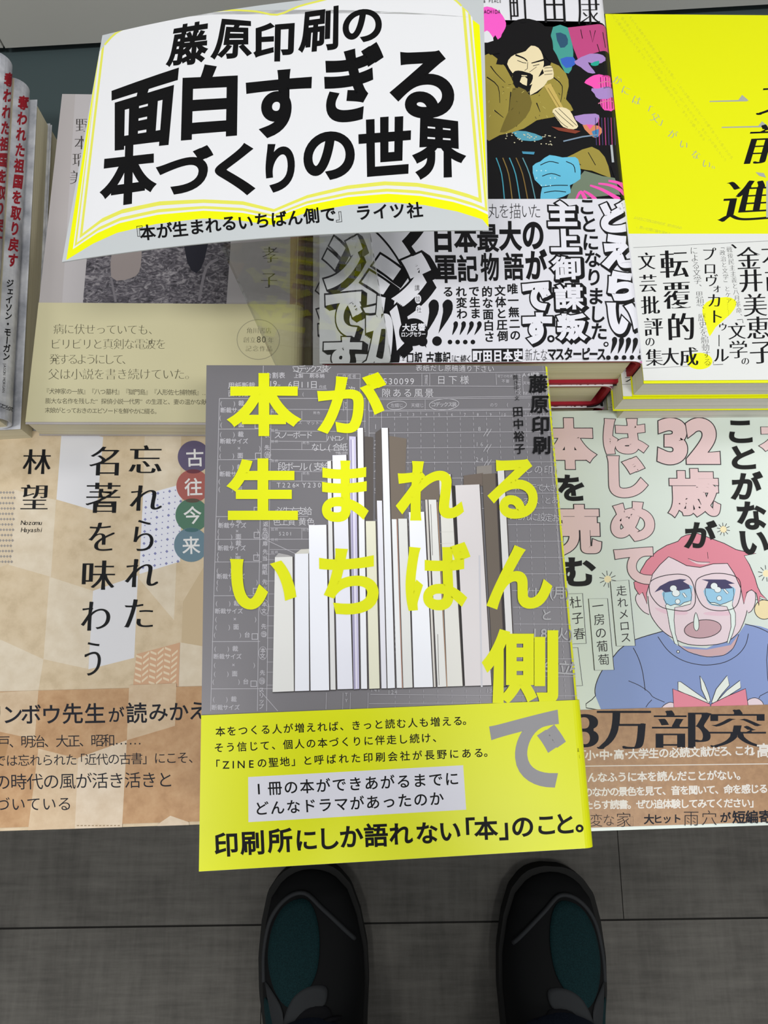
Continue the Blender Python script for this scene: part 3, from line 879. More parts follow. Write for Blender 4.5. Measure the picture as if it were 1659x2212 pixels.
# ------------------------------------------------------------------ front left: tan book of old classics
tan_paper = noise_mat('mottled_tan_paper', [(0.3, (190, 170, 138)), (0.5, (205, 186, 155)), (0.75, (213, 196, 168))], 130, 6, 0.5, spec=0.35)
tan_light = noise_mat('mottled_light_tan_paper', [(0.3, (205, 190, 165)), (0.7, (219, 207, 186))], 130, 6, 0.5, spec=0.35)
kraft = noise_mat('mottled_kraft_paper', [(0.3, (168, 128, 88)), (0.5, (182, 143, 102)), (0.75, (194, 158, 118))], 160, 6, 0.5, spec=0.35)
kraft_light = noise_mat('mottled_light_kraft_paper', [(0.3, (192, 166, 134)), (0.7, (208, 186, 156))], 160, 6, 0.5, spec=0.35)
kraft_pale = noise_mat('mottled_pale_kraft_paper', [(0.3, (202, 182, 156)), (0.7, (216, 200, 178))], 160, 6, 0.5, spec=0.35)
ex, ey = yaw(1.2)
hL = 0.371
OL = np.array([-0.062, -0.0530, CAMZ - hL]) - ex * 0.130
left = Book('paperback_book', 'tan lozenge-patterned paperback with four coloured discs, topmost in the front left', OL, ex, ey, 0.130, 0.1885, 0.0165, 0.004, tan_paper, tan_paper, tan_paper, pages_white)
S = left.S
S.poly(((313, 928), (392, 925), (389, 1048), (309, 1069)), tan_light)
S.poly(((28, 1057), (121, 1080), (110, 1246), (19, 1220)), tan_light)
S.poly(((107, 1246), (201, 1276), (191, 1445), (94, 1424)), tan_light)
S.poly(((-30, 1388), (2, 1382), (94, 1424), (83, 1491), (-30, 1496)), tan_light)
S.poly(((309, 1213), (381, 1215), (376, 1340), (300, 1250)), tan_light)
S.poly(((389, 1388), (450, 1395), (445, 1482), (386, 1484)), tan_light)
S.poly(((440, 1225), (470, 1230), (460, 1400), (392, 1388), (395, 1300)), M(197, 177, 145))
PW = (217, 217, 221)
S.poly(((133, 933), (178, 933), (223, 944), (210, 1092), (200, 1102), (122, 1079)), PW)
S.poly(((201, 1276), (298, 1243), (290, 1421), (191, 1446)), PW)
S.poly(((309, 1069), (381, 1049), (393, 1060), (389, 1213), (301, 1240)), (224, 226, 236))
for i in range(7):
    for j in range(13):
        x, y = 316 + i * 12.6 - j * 0.6, 1070 + j * 13 - i * 2.2
        if y < 1068 - (x - 309) * .25 + 4 or y > 1240 - (x - 301) * .3: continue
        q = 3.4 if (i + j) % 2 == 0 and j % 2 == 0 else 1.7
        S.poly(((x - q, y), (x, y - q), (x + q, y), (x, y + q)), (128, 132, 178))
S.poly(((-4, 1064), (31, 1058), (23, 1216), (-4, 1228)), M(208, 192, 166))
for i in range(5):
    for j in range(14):
        x, y = 2 + i * 6.6 - j * 0.5 + (j % 2) * 3.3, 1064 + j * 11.5
        q = 3.2
        S.poly(((x - q, y), (x, y - q), (x + q, y), (x, y + q)), (150, 144, 138))
S.poly(((295, 1413), (389, 1388), (386, 1483), (287, 1486)), (204, 164, 132))
for i in range(6):
    for j in range(7):
        xx = 294 + i * 15.6 - j * 0.8; yy = 1418 + j * 13 - i * 4.2; sgn = 1 if i % 2 == 0 else -1
        if yy > 1476 or (i == 5 and j == 0): continue
        S.poly(((xx, yy - 4 * sgn), (xx + 13, yy + 4 * sgn - 3), (xx + 13, yy + 4 * sgn + 2), (xx, yy - 4 * sgn + 5)), (222, 203, 174))
for c, y, x, rr, cl in (('古', 987, 419, 35, (98, 90, 118)), ('往', 1050, 417, 36, (168, 98, 92)), ('今', 1113, 415, 36, (84, 122, 102)), ('来', 1177, 413, 37, (106, 132, 146))):
    S.ell(x, y, rr, rr, cl, n=40)
for y0, x0, cl in ((1018.5, 418, (110, 62, 72)), (1081.5, 416, (92, 82, 72)), (1145, 414, (72, 108, 112))):
    S.ell(x0, y0, 15, 4.5, cl)
for c, y, x in (('古', 989, 421), ('往', 1052, 418), ('今', 1113, 416), ('来', 1178, 413)): S.ch(c, x, y, 40, (226, 226, 226), 'b', -0.03)
TK = M(24, 25, 27, spec=0.1)
for c, x0, y0, x1, y1 in (('忘', 280, 961, 349, 1023), ('れ', 282, 1048, 349, 1104), ('ら', 290, 1122, 331, 1191), ('れ', 272, 1207, 341, 1269), ('た', 270, 1294, 330, 1357),
                          ('名', 194, 964, 256, 1028), ('著', 186, 1042, 258, 1109), ('を', 193, 1128, 247, 1191), ('味', 179, 1210, 248, 1275), ('わ', 177, 1299, 237, 1363), ('う', 183, 1386, 217, 1461), ('林', 50, 970, 110, 1025), ('望', 46, 1046, 103, 1101)):
    S.rq(c, x0, y0, x1, y1, TK, 'N', 1.5)
for i, c in enumerate('Nozomu'): S.ch(c, 50 + i * 7.6, 1129, 14, TK, 'r', skew=0.2)
for i, c in enumerate('Hayashi'): S.ch(c, 50 + i * 6.6, 1144.5, 14, TK, 'r', skew=0.2)
yb = S.local([(222, 1488)])[0, 1]
B = left.add_band(0.0014, yb, kraft)
B.poly(((-40, 1498), (83, 1491), (75, 1597), (-40, 1572)), kraft_light)
B.poly(((279, 1480), (381, 1476), (378, 1568), (274, 1599)), kraft_light)
B.poly(((83, 1617), (169, 1639), (161, 1800), (60, 1800)), kraft_light)
B.poly(((169, 1637), (274, 1599), (263, 1800), (161, 1800)), kraft_pale)
B.poly(((340, 1781), (368, 1762), (408, 1776), (408, 1785), (340, 1789)), kraft_pale)
B.poly(((-30, 1590), (20, 1600), (10, 1640), (-30, 1660)), M(172, 134, 94))
NV = M(32, 34, 42, spec=0.1)
for c, x, y, z in (('リ', -12, 1543, 44), ('ン', 27, 1543, 46), ('ボ', 67, 1543, 46), ('ウ', 111, 1543, 46), ('先', 157, 1541, 47), ('生', 205, 1541, 47), ('が', 251, 1544, 36), ('読', 295, 1540, 47), ('み', 342, 1538, 44), ('か', 386, 1537, 44), ('え', 428, 1535, 44)):
    B.ch(c, x, y, z, NV, 'b', -0.02)
B.text('戸、明治、大正、昭和', 8, 1602.5, 235, 1599, 29, NV, 'r'); B.text('……', 262, 1597, 292, 1597, 29, NV, 'r')
B.text('では忘れられた', 0, 1643, 154, 1641, 27, NV); B.text('「近代の古書」にこそ、', 171, 1641, 420, 1636, 27, NV)
B.text('の時代の風が活き活きと', 5, 1689, 357, 1684, 37, NV); B.text('づいている', 6, 1737, 139.5, 1736, 33, NV)
for i in range(12): B.line(((166 + i * 8, 1783.5), (171 + i * 8, 1783.2)), 2, (150, 128, 100))
rl = left.build()
c = copy_tree(rl); c.location.z -= 0.0172
c['label'] = 'second copy in the front left stack, under the tan lozenge-patterned paperback'

# ------------------------------------------------------------------ front right: pale comic-style book with the crying reader
pale = M(205, 215, 208, rough=0.3, spec=0.45, name='pale_green_cover')
hR = 0.344
OR_ = np.array([0.0872, -0.0538, CAMZ - hR])
right = Book('paperback_book', 'pale paperback with pink bubble letters and a crying man in blue sweater, front right', OR_, ex, ey, 0.131, 0.188, 0.0198, 0.004, pale, pale, pale, pages_white)
S = right.S
PK, IK = (219, 192, 194), (46, 42, 46)
c3 = lambda p: [(1180 + x / 3.463, 820 + y / 3.463) for x, y in p]
c4 = lambda p: [(1180 + x / 3.463, 1350 + y / 3.463) for x, y in p]
# sparkles
for cx, cy, r0, r1 in ((1325, 1120, 22, 50), (460, 1493, 28, 64), (1645, 1450, 30, 62)):
    S.poly([(1180 + (cx + 26 * math.cos(t)) / 3.463, 820 + (cy + 26 * math.sin(t)) / 3.463) for t in np.linspace(0, 6.283, 14, endpoint=False)], (233, 219, 178))
    for k in range(10):
        t = k * 0.628 + 0.2
        S.line(c3([(cx + r0 * math.cos(t), cy + r0 * math.sin(t)), (cx + r1 * math.cos(t), cy + r1 * math.sin(t))]), 1.4, IK)
S.ell(*c3([(1630, 1720)])[0], 21, 21, (228, 212, 168)); S.ell(*c3([(1630, 1720)])[0], 21, 21, IK, ring=1.5)
S.line(c3([(1555, 1650), (1600, 1640), (1659, 1655)]), 1.2, IK)
# sweater
BL_ = (134, 152, 200)
sw = c3([(880, 1880), (665, 1945), (560, 2009)]) + c4([(500, 240), (415, 345), (370, 450), (368, 530), (412, 640), (1900, 640), (1980, 300), (1800, 80), (1659, 30), (1600, 10)]) + c3([(1490, 1828), (1440, 1900), (1200, 2010), (980, 1990)])
S.poly(sw, BL_); S.line(sw[:9], 1.8, IK, smooth=4); S.line(c3([(1485, 1828), (1570, 1850), (1659, 1890), (1760, 1960)]), 1.6, IK, smooth=4)
S.line(c4([(650, 170), (690, 250), (720, 350), (740, 490)]), 1.6, IK, smooth=4); S.line(c4([(615, 418), (700, 455), (770, 505), (800, 540), (885, 578)]), 1.4, IK, smooth=3)
S.line(c4([(745, 615), (765, 585), (790, 560)]), 1.4, IK); S.line(c4([(1659, 140), (1648, 260), (1655, 380), (1659, 420)]), 1.4, IK); S.line(c4([(1590, 550), (1600, 530), (1659, 500)]), 1.4, IK)
nk = c4([(975, 140), (1060, 200), (1200, 238), (1330, 225), (1400, 170), (1440, 70), (1380, 150), (1200, 185), (1050, 178)])
S.poly(nk, (202, 168, 172)); S.line(nk[:6], 1.4, IK, smooth=3)
S.line(c4([(835, 88), (900, 180), (980, 245), (1080, 285), (1200, 300), (1330, 280), (1430, 225), (1490, 150), (1512, 65)]), 1.5, IK, smooth=4)
S.ell(*c4([(986, 200)])[0], 3.6, 3.6, IK); S.ell(*c4([(986, 200)])[0], 2.2, 2.2, (225, 230, 230))
# head: skin, ears, hair
SKN, HAIR = (224, 206, 214), (214, 134, 150)
fc = [(760, 1480), (915, 1300), (1130, 1250), (1355, 1350), (1460, 1520), (1510, 1680), (1497, 1750), (1470, 1830), (1430, 1900), (1340, 1965), (1200, 1988), (1060, 1980), (950, 1935), (870, 1880), (810, 1810), (775, 1740), (760, 1620)]
S.poly(c3(fc), SKN, 3); S.line(c3(fc[5:]), 1.6, IK, smooth=4)
e1 = [(770, 1758), (725, 1735), (680, 1680), (668, 1630), (690, 1595), (725, 1600), (752, 1650)]
e2 = [(1480, 1640), (1505, 1590), (1545, 1575), (1565, 1610), (1560, 1680), (1535, 1730), (1510, 1745)]
for e in (e1, e2): S.poly(c3(e), SKN, 3); S.line(c3(e), 1.5, IK, smooth=4)
hr = [(985, 1210), (1010, 1180), (1050, 1162), (1130, 1150), (1250, 1195), (1330, 1225), (1420, 1272), (1490, 1288), (1570, 1300), (1480, 1318), (1520, 1385), (1560, 1480), (1580, 1550), (1605, 1600), (1650, 1645), (1598, 1622), (1590, 1690), (1572, 1600), (1535, 1572), (1500, 1590), (1478, 1680), (1455, 1560), (1405, 1450), (1355, 1375), (1250, 1378), (1150, 1405), (1050, 1392), (960, 1345), (915, 1325), (850, 1385), (795, 1455), (770, 1530), (750, 1600), (755, 1680), (720, 1592), (695, 1610), (662, 1560), (655, 1515), (690, 1500), (705, 1430), (750, 1355), (830, 1282), (900, 1240)]
S.poly(c3(hr), HAIR); S.line(c3(hr), 1.6, IK, closed=True)
S.poly(c3([(1060, 1338), (1130, 1360), (1225, 1365), (1190, 1382), (1120, 1376)]), (222, 200, 205), 3)
S.line(c3([(1060, 1338), (1130, 1362), (1225, 1367)]), 1.2, IK, smooth=3); S.line(c3([(1205, 1290), (1210, 1340)]), 1, IK)
# eyes
S.poly(c3([(810, 1705), (900, 1722), (1050, 1735), (1040, 1760), (880, 1750)]), (222, 190, 204), 2); S.poly(c3([(1190, 1740), (1390, 1735), (1360, 1765), (1200, 1762)]), (222, 190, 204), 2)
IR, DKE, TR = (150, 196, 224), (72, 68, 102), (218, 230, 226)
S.poly(c3([(880, 1580), (1075, 1535), (1088, 1600), (1080, 1670), (990, 1700), (905, 1690), (880, 1640)]), IR, 3)
S.poly(c3([(808, 1592), (850, 1545), (920, 1508), (1000, 1492), (1050, 1496), (1022, 1510), (1066, 1535), (1078, 1562), (980, 1582), (888, 1592), (862, 1570)]), DKE)
S.poly(c3([(1190, 1560), (1398, 1550), (1402, 1630), (1375, 1690), (1240, 1690), (1197, 1640)]), IR, 3)
S.poly(c3([(1160, 1495), (1250, 1495), (1340, 1496), (1410, 1526), (1362, 1530), (1398, 1560), (1300, 1568), (1190, 1562), (1212, 1512)]), DKE)
S.line(c3([(880, 1590), (878, 1640), (905, 1690)]), 1.2, IK); S.line(c3([(1078, 1560), (1088, 1610), (1080, 1665)]), 1.2, IK); S.line(c3([(1188, 1560), (1190, 1610), (1205, 1645)]), 1.2, IK); S.line(c3([(1398, 1560), (1404, 1610), (1395, 1650)]), 1.2, IK)
t1 = [(890, 1690), (905, 1678), (930, 1692), (960, 1680), (1000, 1690), (1030, 1668), (1060, 1660), (1082, 1652), (1080, 1678), (1020, 1695), (960, 1705), (955, 1800), (965, 1900), (990, 1985), (960, 1975), (925, 1860), (905, 1740)]
t2 = [(1202, 1645), (1225, 1668), (1260, 1668), (1300, 1685), (1340, 1672), (1392, 1650), (1392, 1690), (1415, 1750), (1415, 1830), (1395, 1900), (1365, 1975), (1352, 1970), (1382, 1850), (1378, 1760), (1350, 1698), (1290, 1690), (1235, 1680)]
for t in (t1, t2): S.poly(c3(t), TR); S.line(c3(t), 1.3, IK, True)
for cx, cy, rx, ry in ((950, 1562, 25, 22), (970, 1598, 28, 24), (983, 1660, 17, 17), (1255, 1545, 25, 24), (1282, 1572, 24, 20), (1293, 1636, 17, 17)):
    S.ell(*c3([(cx, cy)])[0], (rx + 3) / 3.463, (ry + 3) / 3.463, IK)
for cx, cy, rx, ry in ((950, 1562, 25, 22), (970, 1598, 28, 24), (983, 1660, 17, 17), (1255, 1545, 25, 24), (1282, 1572, 24, 20), (1293, 1636, 17, 17)):
    S.ell(*c3([(cx, cy)])[0], rx / 3.463, ry / 3.463, (226, 234, 236))
for q in ([(1015, 1600), (1030, 1595), (1052, 1625), (1038, 1632)], [(1322, 1570), (1335, 1564), (1365, 1596), (1352, 1604)]): S.poly(c3(q), (226, 234, 236)); S.line(c3(q), 1, IK, True)
g1 = [(770, 1560), (780, 1510), (860, 1472), (980, 1455), (1060, 1472), (1098, 1530), (1115, 1620), (1105, 1690), (1050, 1730), (940, 1722), (850, 1695), (785, 1620)]
g2 = [(1115, 1540), (1140, 1485), (1240, 1452), (1350, 1455), (1432, 1485), (1455, 1550), (1445, 1640), (1410, 1705), (1330, 1728), (1230, 1722), (1165, 1685), (1125, 1610)]
for q in (g1, g2): S.line(c3(q), 1.6, IK, True, 4)
mo = c3([(1170, 1865)])[0]
S.ell(mo[0], mo[1], 40, 19.5, (192, 158, 166), -6); S.ell(mo[0], mo[1], 40, 19.5, IK, -6, ring=1.5)
dr_ = c3([(1118, 1742), (1103, 1800), (1104, 1855), (1122, 1880), (1140, 1858), (1139, 1800)]); S.poly(dr_, TR, 3); S.line(dr_, 1.3, IK, True, 3)
# hands and the open book
for q in ([(850, 640), (880, 600), (930, 578), (970, 600), (960, 640)], [(1495, 640), (1500, 570), (1560, 545), (1615, 575), (1640, 640)]): S.poly(c4(q), SKN, 3); S.line(c4(q), 1.3, IK, smooth=3)
for q in ([(985, 425), (1005, 425), (1110, 500), (1225, 580), (1195, 585), (985, 490)], [(1148, 380), (1180, 430), (1215, 520), (1228, 572), (1205, 576), (1160, 480)], [(1352, 378), (1370, 450), (1310, 520), (1262, 590), (1235, 578), (1270, 480)], [(1448, 415), (1455, 470), (1360, 530), (1285, 590), (1262, 585), (1350, 490)]):
    S.poly(c4(q), (226, 232, 226)); S.line(c4(q), 1.3, IK, True)
for q in ([(945, 478), (1080, 530), (1225, 592), (1222, 640), (955, 640)], [(1232, 592), (1360, 530), (1490, 476), (1508, 600), (1508, 640), (1230, 640)]): S.poly(c4(q), (222, 136, 154)); S.line(c4(q), 1.4, IK, True)
# title
for c, x0, y0, x1, y1 in (('本', 1183, 910, 1277, 1007), ('読', 1166, 1094, 1292, 1193), ('は', 1309, 910, 1391, 976), ('じ', 1321, 991, 1390, 1069), ('め', 1325, 1090, 1407, 1163), ('3', 1428, 911, 1476, 996), ('2', 1489, 911, 1545, 995), ('歳', 1448, 1017, 1550, 1111), ('本', 1648, 912, 1735, 980), ('て', 1334, 1188, 1406, 1256)):
    S.outl(c, x0, y0, x1, y1, PK, IK, 0.062 if c not in '歳読' else 0.04, 0.078 if c not in '歳読' else 0.056, lean=-2 if c != '3' else 0)
for c, x0, y0, x1, y1, ln in (('を', 1207, 1028, 1259, 1080, -3), ('む', 1216, 1207, 1283, 1264, 0), ('が', 1482, 1127, 1544, 1182, 2), ('こ', 1577, 911, 1622, 955, -1), ('と', 1583, 966, 1629, 1012, -1), ('が', 1583, 1021, 1643, 1077, 2), ('な', 1595, 1086, 1652, 1142, -2), ('い', 1602, 1150, 1657, 1196, -2)):
    S.rq(c, x0, y0, x1, y1, (26, 26, 26), 'X', ln)
for q in (((1318, 1256), (1358, 1253), (1372, 1395), (1331, 1395.5)), ((1271, 1293.6), (1312, 1293), (1326, 1447), (1284, 1448)), ((1205, 1284), (1258, 1282), (1266, 1390), (1205, 1392)), ((1205, 1400), (1248, 1399), (1258, 1481), (1205, 1482))):
    S.poly(q, (205, 215, 208)); S.line(q, 1.4, IK, True)
S.text('走れメロス', 1342, 1276, 1351, 1377, 24, IK, 'r', True); S.text('一房の葡萄', 1291, 1309, 1304, 1425, 26, IK, 'r', True); S.text('杜子春', 1243, 1301, 1251, 1369, 27, IK, 'r', True)
# brown band
brown = noise_mat('brown_band_paper', [(0.3, (150, 113, 78)), (0.7, (170, 132, 94))], 300, 4, 0.4, spec=0.4)
yb = S.local([(1450, 1528)])[0, 1]
B = right.add_band(0.0014, yb, brown)
for c, x0, y0, x1, y1 in (('3', 1245, 1541, 1290, 1616), ('万', 1289, 1534, 1403, 1620), ('部', 1412, 1533, 1533, 1617), ('突', 1535, 1531, 1653, 1616), ('破', 1662, 1531, 1775, 1616)):
    B.rq(c, x0, y0, x1, y1, NV, 'M')
W_ = (222, 218, 212)
for c, x in (('小', 1275), ('・', 1290), ('中', 1305.6), ('・', 1320), ('高', 1337), ('・', 1353), ('大', 1368), ('学', 1390), ('生', 1412), ('の', 1434), ('必', 1457), ('読', 1479), ('文', 1501), ('献', 1524), ('だ', 1545), ('ろ', 1564), ('、', 1583), ('こ', 1597), ('れ', 1619), ('」', 1630)):
    B.ch(c, x, 1631.5 - (x - 1275) * .032, 23, W_, 'B')
B.ch('高', 1650, 1621, 32, W_, 'B'); B.ch('「', 1255, 1632, 23, W_, 'b')
B.line(((1262, 1655), (1700, 1649.5)), 1.8, W_)
B.text('こんなふうに本を読んだことがない。', 1258, 1679.5, 1602, 1674, 22.5, W_, 'B'); B.text('のなかの景色を見て、音を聞いて、命を感じるよ', 1270, 1711, 1668, 1703, 21, W_, 'B'); B.text('たらす読書。ぜひ追体験してみてください」', 1271, 1738.5, 1630, 1734, 21, W_, 'B')
for c, x, z, st in (('変', 1288, 30, 'l'), ('な', 1315, 28, 'l'), ('家', 1347, 35, 'l'), ('』', 1371, 32, 'l'), ('大', 1402, 23, 'B'), ('ヒ', 1421, 21, 'B'), ('ッ', 1441, 21, 'B'), ('ト', 1462, 21, 'B'), ('雨', 1493, 36, 'l'), ('穴', 1532, 36, 'l'), ('が', 1567, 24, 'B'), ('短', 1596, 29, 'B'), ('編', 1624, 29, 'B'), ('寄', 1653, 29, 'B'), ('稿', 1682, 29, 'B')):
    B.ch(c, x, 1772 - (x - 1288) * .022, z, NV, st)
rr = right.build()
for i, l in ((1, 'second copy in the front right stack, under the book with the crying man'), (2, 'bottom copy in the front right stack, on the table below the crying man')):
    c = copy_tree(rr); c.location.z -= 0.0204 * i; c['label'] = l

# ------------------------------------------------------------------ back left: pale grey memoir with cream band
hY = 0.353
OY = np.array([-0.1625, 0.1303, CAMZ - hY])
grass = noise_mat('printed_grass_photo', [(0.33, (40, 38, 45)), (0.5, (88, 84, 92)), (0.66, (150, 146, 150))], 260, 6, 0.4, (1, 1.6, 1), spec=0.35, dist=1.6)
yam = Book('paperback_book', 'pale grey book with dark grass photograph and cream band, topmost in the back left', OY, EX, EY, 0.1315, 0.1885, 0.0165, 0.005, (168, 163, 163), (158, 142, 118), (160, 155, 155), pages_cream)
S = yam.S
S.poly(((164, 190), (660, 190), (655, 660), (134, 660)), (176, 172, 174))
S.poly(((630, 190), (680, 190), (670, 930), (624, 930)), (164, 140, 116))
S.poly(((196, 380), (498, 380), (498, 531), (489, 656.5), (179, 654), (187, 565)), grass)
S.poly(((252, 505), (300, 505), (304, 575), (285, 600), (240, 598)), (150, 140, 138), 3); S.poly(((398, 490), (450, 490), (442, 560), (424, 590), (404, 565)), (38, 38, 48), 2)
S.line(((470, 560), (445, 580), (430, 650)), 6, (128, 124, 130), smooth=4); S.line(((240, 600), (250, 652)), 5, (120, 116, 122), smooth=2)
for c, x, y in (('野', 179, 270), ('本', 176, 308), ('瑠', 172, 345), ('美', 166, 383), ('孝', 584, 550), ('子', 581, 605), ('溝', 586, 490), ('横', 588, 430)): S.ch(c, x, y, 38 if x > 500 else 33, (62, 58, 56), 'm')
yb = S.local([(300, 656)])[0, 1]
B = yam.add_band(0.001, yb, M(192, 186, 150, rough=0.3, spec=0.5))
BR_ = (84, 80, 62)
B.text('病に伏せっていても', 126.5, 710.5, 309, 712, 24.5, BR_, 'q'); B.ch('、', 332, 712, 24, BR_, 'q'); B.text('ビリビリと真剣な電波を', 120, 743, 347.6, 743, 25, BR_, 'q'); B.text('発するようにして、', 118, 775.7, 275, 776, 25, BR_, 'q'); B.text('父は小説を書き続けていた。', 116, 808, 412, 808, 26, BR_, 'q')
B.text('『犬神家の一族』『八つ墓村』『獄門島』『人形佐七捕物帳』……', 100, 845, 455, 848, 13.5, BR_); B.text('膨大な名作を残した“探偵小説一代男”の生涯と、妻の温かな献身', 104, 866, 453, 868.5, 13, BR_); B.text('末娘がとっておきのエピソードを鮮やかに綴る。', 103, 886, 340, 888.7, 13, BR_)
B.ell(558, 733.5, 46, 43, (150, 146, 122), ring=1.6, n=40)
B.text('角川書店', 539, 714, 580, 714, 13.5, BR_, 'q'); B.text('創立', 532, 734, 546, 734, 13.5, BR_, 'q'); B.text('80', 559, 733, 570, 733, 19, BR_, 'r'); B.ch('年', 585, 735, 13.5, BR_, 'q'); B.text('記念作品', 537, 753, 582, 753, 13.5, BR_, 'q')
ry = yam.build()
for i, l in ((1, 'second copy in the back left stack, under the grey book with grass photograph'), (2, 'bottom copy in the back left stack, on the table below the grass photograph book')):
    c = copy_tree(ry); c.location.z -= 0.0172 * i; c.location.x += 0.003 * i; c.location.y += 0.002 * i; c['label'] = l

# ------------------------------------------------------------------ back middle: hardcover war tale
hT = 0.298
ext, eyt = yaw(0.8)
OT = np.array([-0.0185, 0.1372, CAMZ - hT])
tai = Book('hardcover_book', 'hardcover with swordsman picture and bold black and white band, topmost in the back middle', OT, ext, eyt, 0.138, 0.196, 0.0264, 0.006, (222, 222, 228), (40, 36, 42), (222, 222, 228), pages_cream, hard=(150, 30, 46))
S = tai.S
p3 = lambda p: [(1000 + x / 2.517, y / 2.517) for x, y in p]
p6 = lambda p: [(850 + x / 2.911, 420 + y / 2.911) for x, y in p]
BK = M(15, 14, 17, rough=0.45, spec=0.2, name='cover_black')
S.poly(p3([(-800, 90), (490, 145), (650, 150), (795, 168), (900, 190), (960, 1150), (-900, 1150)]), BK)
S.poly([(1020, 10), (1038, 17), (1052, 14), (1072, 20), (1086, 34), (1093, 50), (1091, 62), (1084, 74), (1078, 90), (1070, 76), (1062, 86), (1056, 70), (1046, 78), (1030, 82)], (240, 92, 196), 2)
S.poly([(1043, 74), (1052, 66), (1060, 74), (1066, 88), (1040, 92)], (220, 220, 226), 2)
OLV, OL2, FACE, CY_, PU, HP, MG, TE = (150, 136, 62), (112, 100, 46), (226, 212, 172), (98, 182, 212), (163, 132, 192), (236, 84, 174), (186, 72, 126), (70, 152, 142)
S.poly(p3([(490, 147), (570, 150), (600, 280), (590, 380), (555, 395), (510, 300), (480, 240)]), TE, 2)
S.poly(p3([(505, 180), (560, 190), (570, 240), (530, 260)]), (46, 82, 110), 2); S.poly(p3([(530, 320), (600, 310), (610, 350), (560, 370)]), (58, 98, 190), 2)
S.poly(p3([(570, 150), (795, 170), (815, 300), (705, 292), (630, 335), (600, 260)]), MG)
for q in ([(690, 165), (705, 230), (720, 165)], [(640, 160), (650, 210)], [(760, 175), (775, 260)], [(730, 240), (745, 290)]): S.line(p3(q), 1.6, BK)
S.poly(p3([(605, 335), (690, 292), (760, 300), (775, 330), (725, 350), (680, 338), (700, 370), (720, 398), (680, 395), (640, 365)]), PU, 2); S.poly(p3([(695, 345), (740, 330), (735, 355), (705, 358)]), (40, 160, 140), 2)
S.poly(p3([(660, 450), (690, 420), (740, 404), (800, 425), (832, 460), (838, 590), (770, 600), (745, 560), (750, 520), (700, 470)]), HP, 2)
for k in range(6): S.line(p3([(748 + k * 14, 420), (756 + k * 14, 592)]), 1.4, (176, 84, 110) if k % 2 else BK)
for k in range(4): S.line(p3([(735, 455 + k * 36), (838, 462 + k * 36)]), 2.2, (206, 120, 150))
S.poly(p3([(700, 480), (830, 495), (832, 530), (740, 540), (715, 510)]), PU, 2)
S.poly(p3([(605, 632), (720, 618), (742, 640), (730, 668), (690, 690), (640, 672)]), PU, 2); S.poly(p3([(650, 680), (740, 685), (756, 720), (722, 750), (690, 732)]), (206, 130, 92), 2); S.poly(p3([(670, 676), (710, 680), (690, 705)]), (226, 90, 160)); S.poly(p3([(700, 715), (740, 700), (735, 745), (712, 748)]), (64, 128, 176))
for k in range(7): S.line(p3([(720 + k * 17, 640), (726 + k * 17, 790)]), 1.5, (190, 70, 130) if k % 2 else (72, 60, 110))
S.poly(p3([(840, 470), (900, 520), (910, 760), (880, 780), (850, 600)]), HP)
# robe, face, hands, hilt
S.poly(p3([(100, 310), (200, 330), (250, 400), (290, 470), (370, 520), (440, 470), (480, 340), (560, 400), (575, 470), (560, 540), (600, 600), (480, 640), (400, 655), (330, 700), (200, 735), (100, 740)]), OLV, 2)
for q in ([(130, 420), (190, 470), (200, 560)], [(260, 500), (250, 600), (230, 680)], [(320, 540), (330, 600), (290, 690)], [(150, 360), (180, 400), (230, 450)], [(490, 420), (540, 470), (530, 560)], [(400, 560), (420, 610)], [(170, 600), (220, 640)], [(350, 560), (340, 640)]): S.line(p3(q), (2.6, 1), BK, smooth=3)
for q in ([(270, 480), (340, 490), (375, 560), (340, 640), (270, 700), (200, 720), (250, 600)],): S.poly(p3(q), OL2, 2)
random.seed(3)
for k in range(46):
    x, y = random.uniform(130, 580), random.uniform(400, 660)
    S.line(p3([(x, y), (x + random.uniform(-16, 16), y + random.uniform(-14, 14))]), 1.2, (184, 172, 92) if k % 2 else (84, 76, 36))
S.poly(p3([(112, 262), (150, 240), (205, 205), (255, 135), (300, 108), (360, 104), (430, 130), (475, 190), (490, 260), (480, 340), (440, 300), (400, 262), (340, 290), (290, 305), (250, 345), (180, 350), (200, 290), (150, 300)]), BK, 2)
S.poly(p3([(240, 350), (262, 310), (300, 292), (340, 280), (370, 250), (410, 262), (432, 300), (440, 350), (425, 390), (395, 440), (350, 470), (300, 440), (270, 400)]), FACE, 2)
S.line(p3([(285, 300), (330, 318), (350, 335)]), (4, 2), BK, smooth=3); S.line(p3([(372, 345), (410, 335), (445, 325)]), (2, 4.5), BK, smooth=3); S.line(p3([(295, 330), (325, 342), (345, 345)]), 1.4, BK); S.line(p3([(380, 360), (415, 352)]), 1.4, BK)
S.line(p3([(352, 340), (350, 375), (335, 385)]), 1.2, BK); S.line(p3([(360, 395), (400, 365)]), 1, BK)
S.poly(p3([(270, 400), (300, 385), (345, 395), (380, 410), (372, 450), (345, 480), (350, 430), (318, 420), (298, 480), (275, 460)]), BK, 2); S.line(p3([(318, 412), (348, 414)]), 2, FACE)
S.poly(p3([(365, 520), (372, 470), (395, 430), (440, 400), (430, 372), (470, 358), (488, 375), (492, 425), (460, 440), (440, 470)]), FACE, 2)
for y in (372, 390, 408): S.line(p3([(442, y), (486, y - 4)]), 1.1, BK)
S.poly(p3([(440, 468), (476, 455), (552, 600), (522, 608)]), (192, 168, 92)); S.line(p3([(462, 480), (536, 602)]), 1.2, (120, 98, 44))
S.poly(p3([(486, 612), (500, 590), (540, 585), (580, 602), (606, 650), (626, 688), (600, 705), (545, 692), (520, 660)]), FACE, 2)
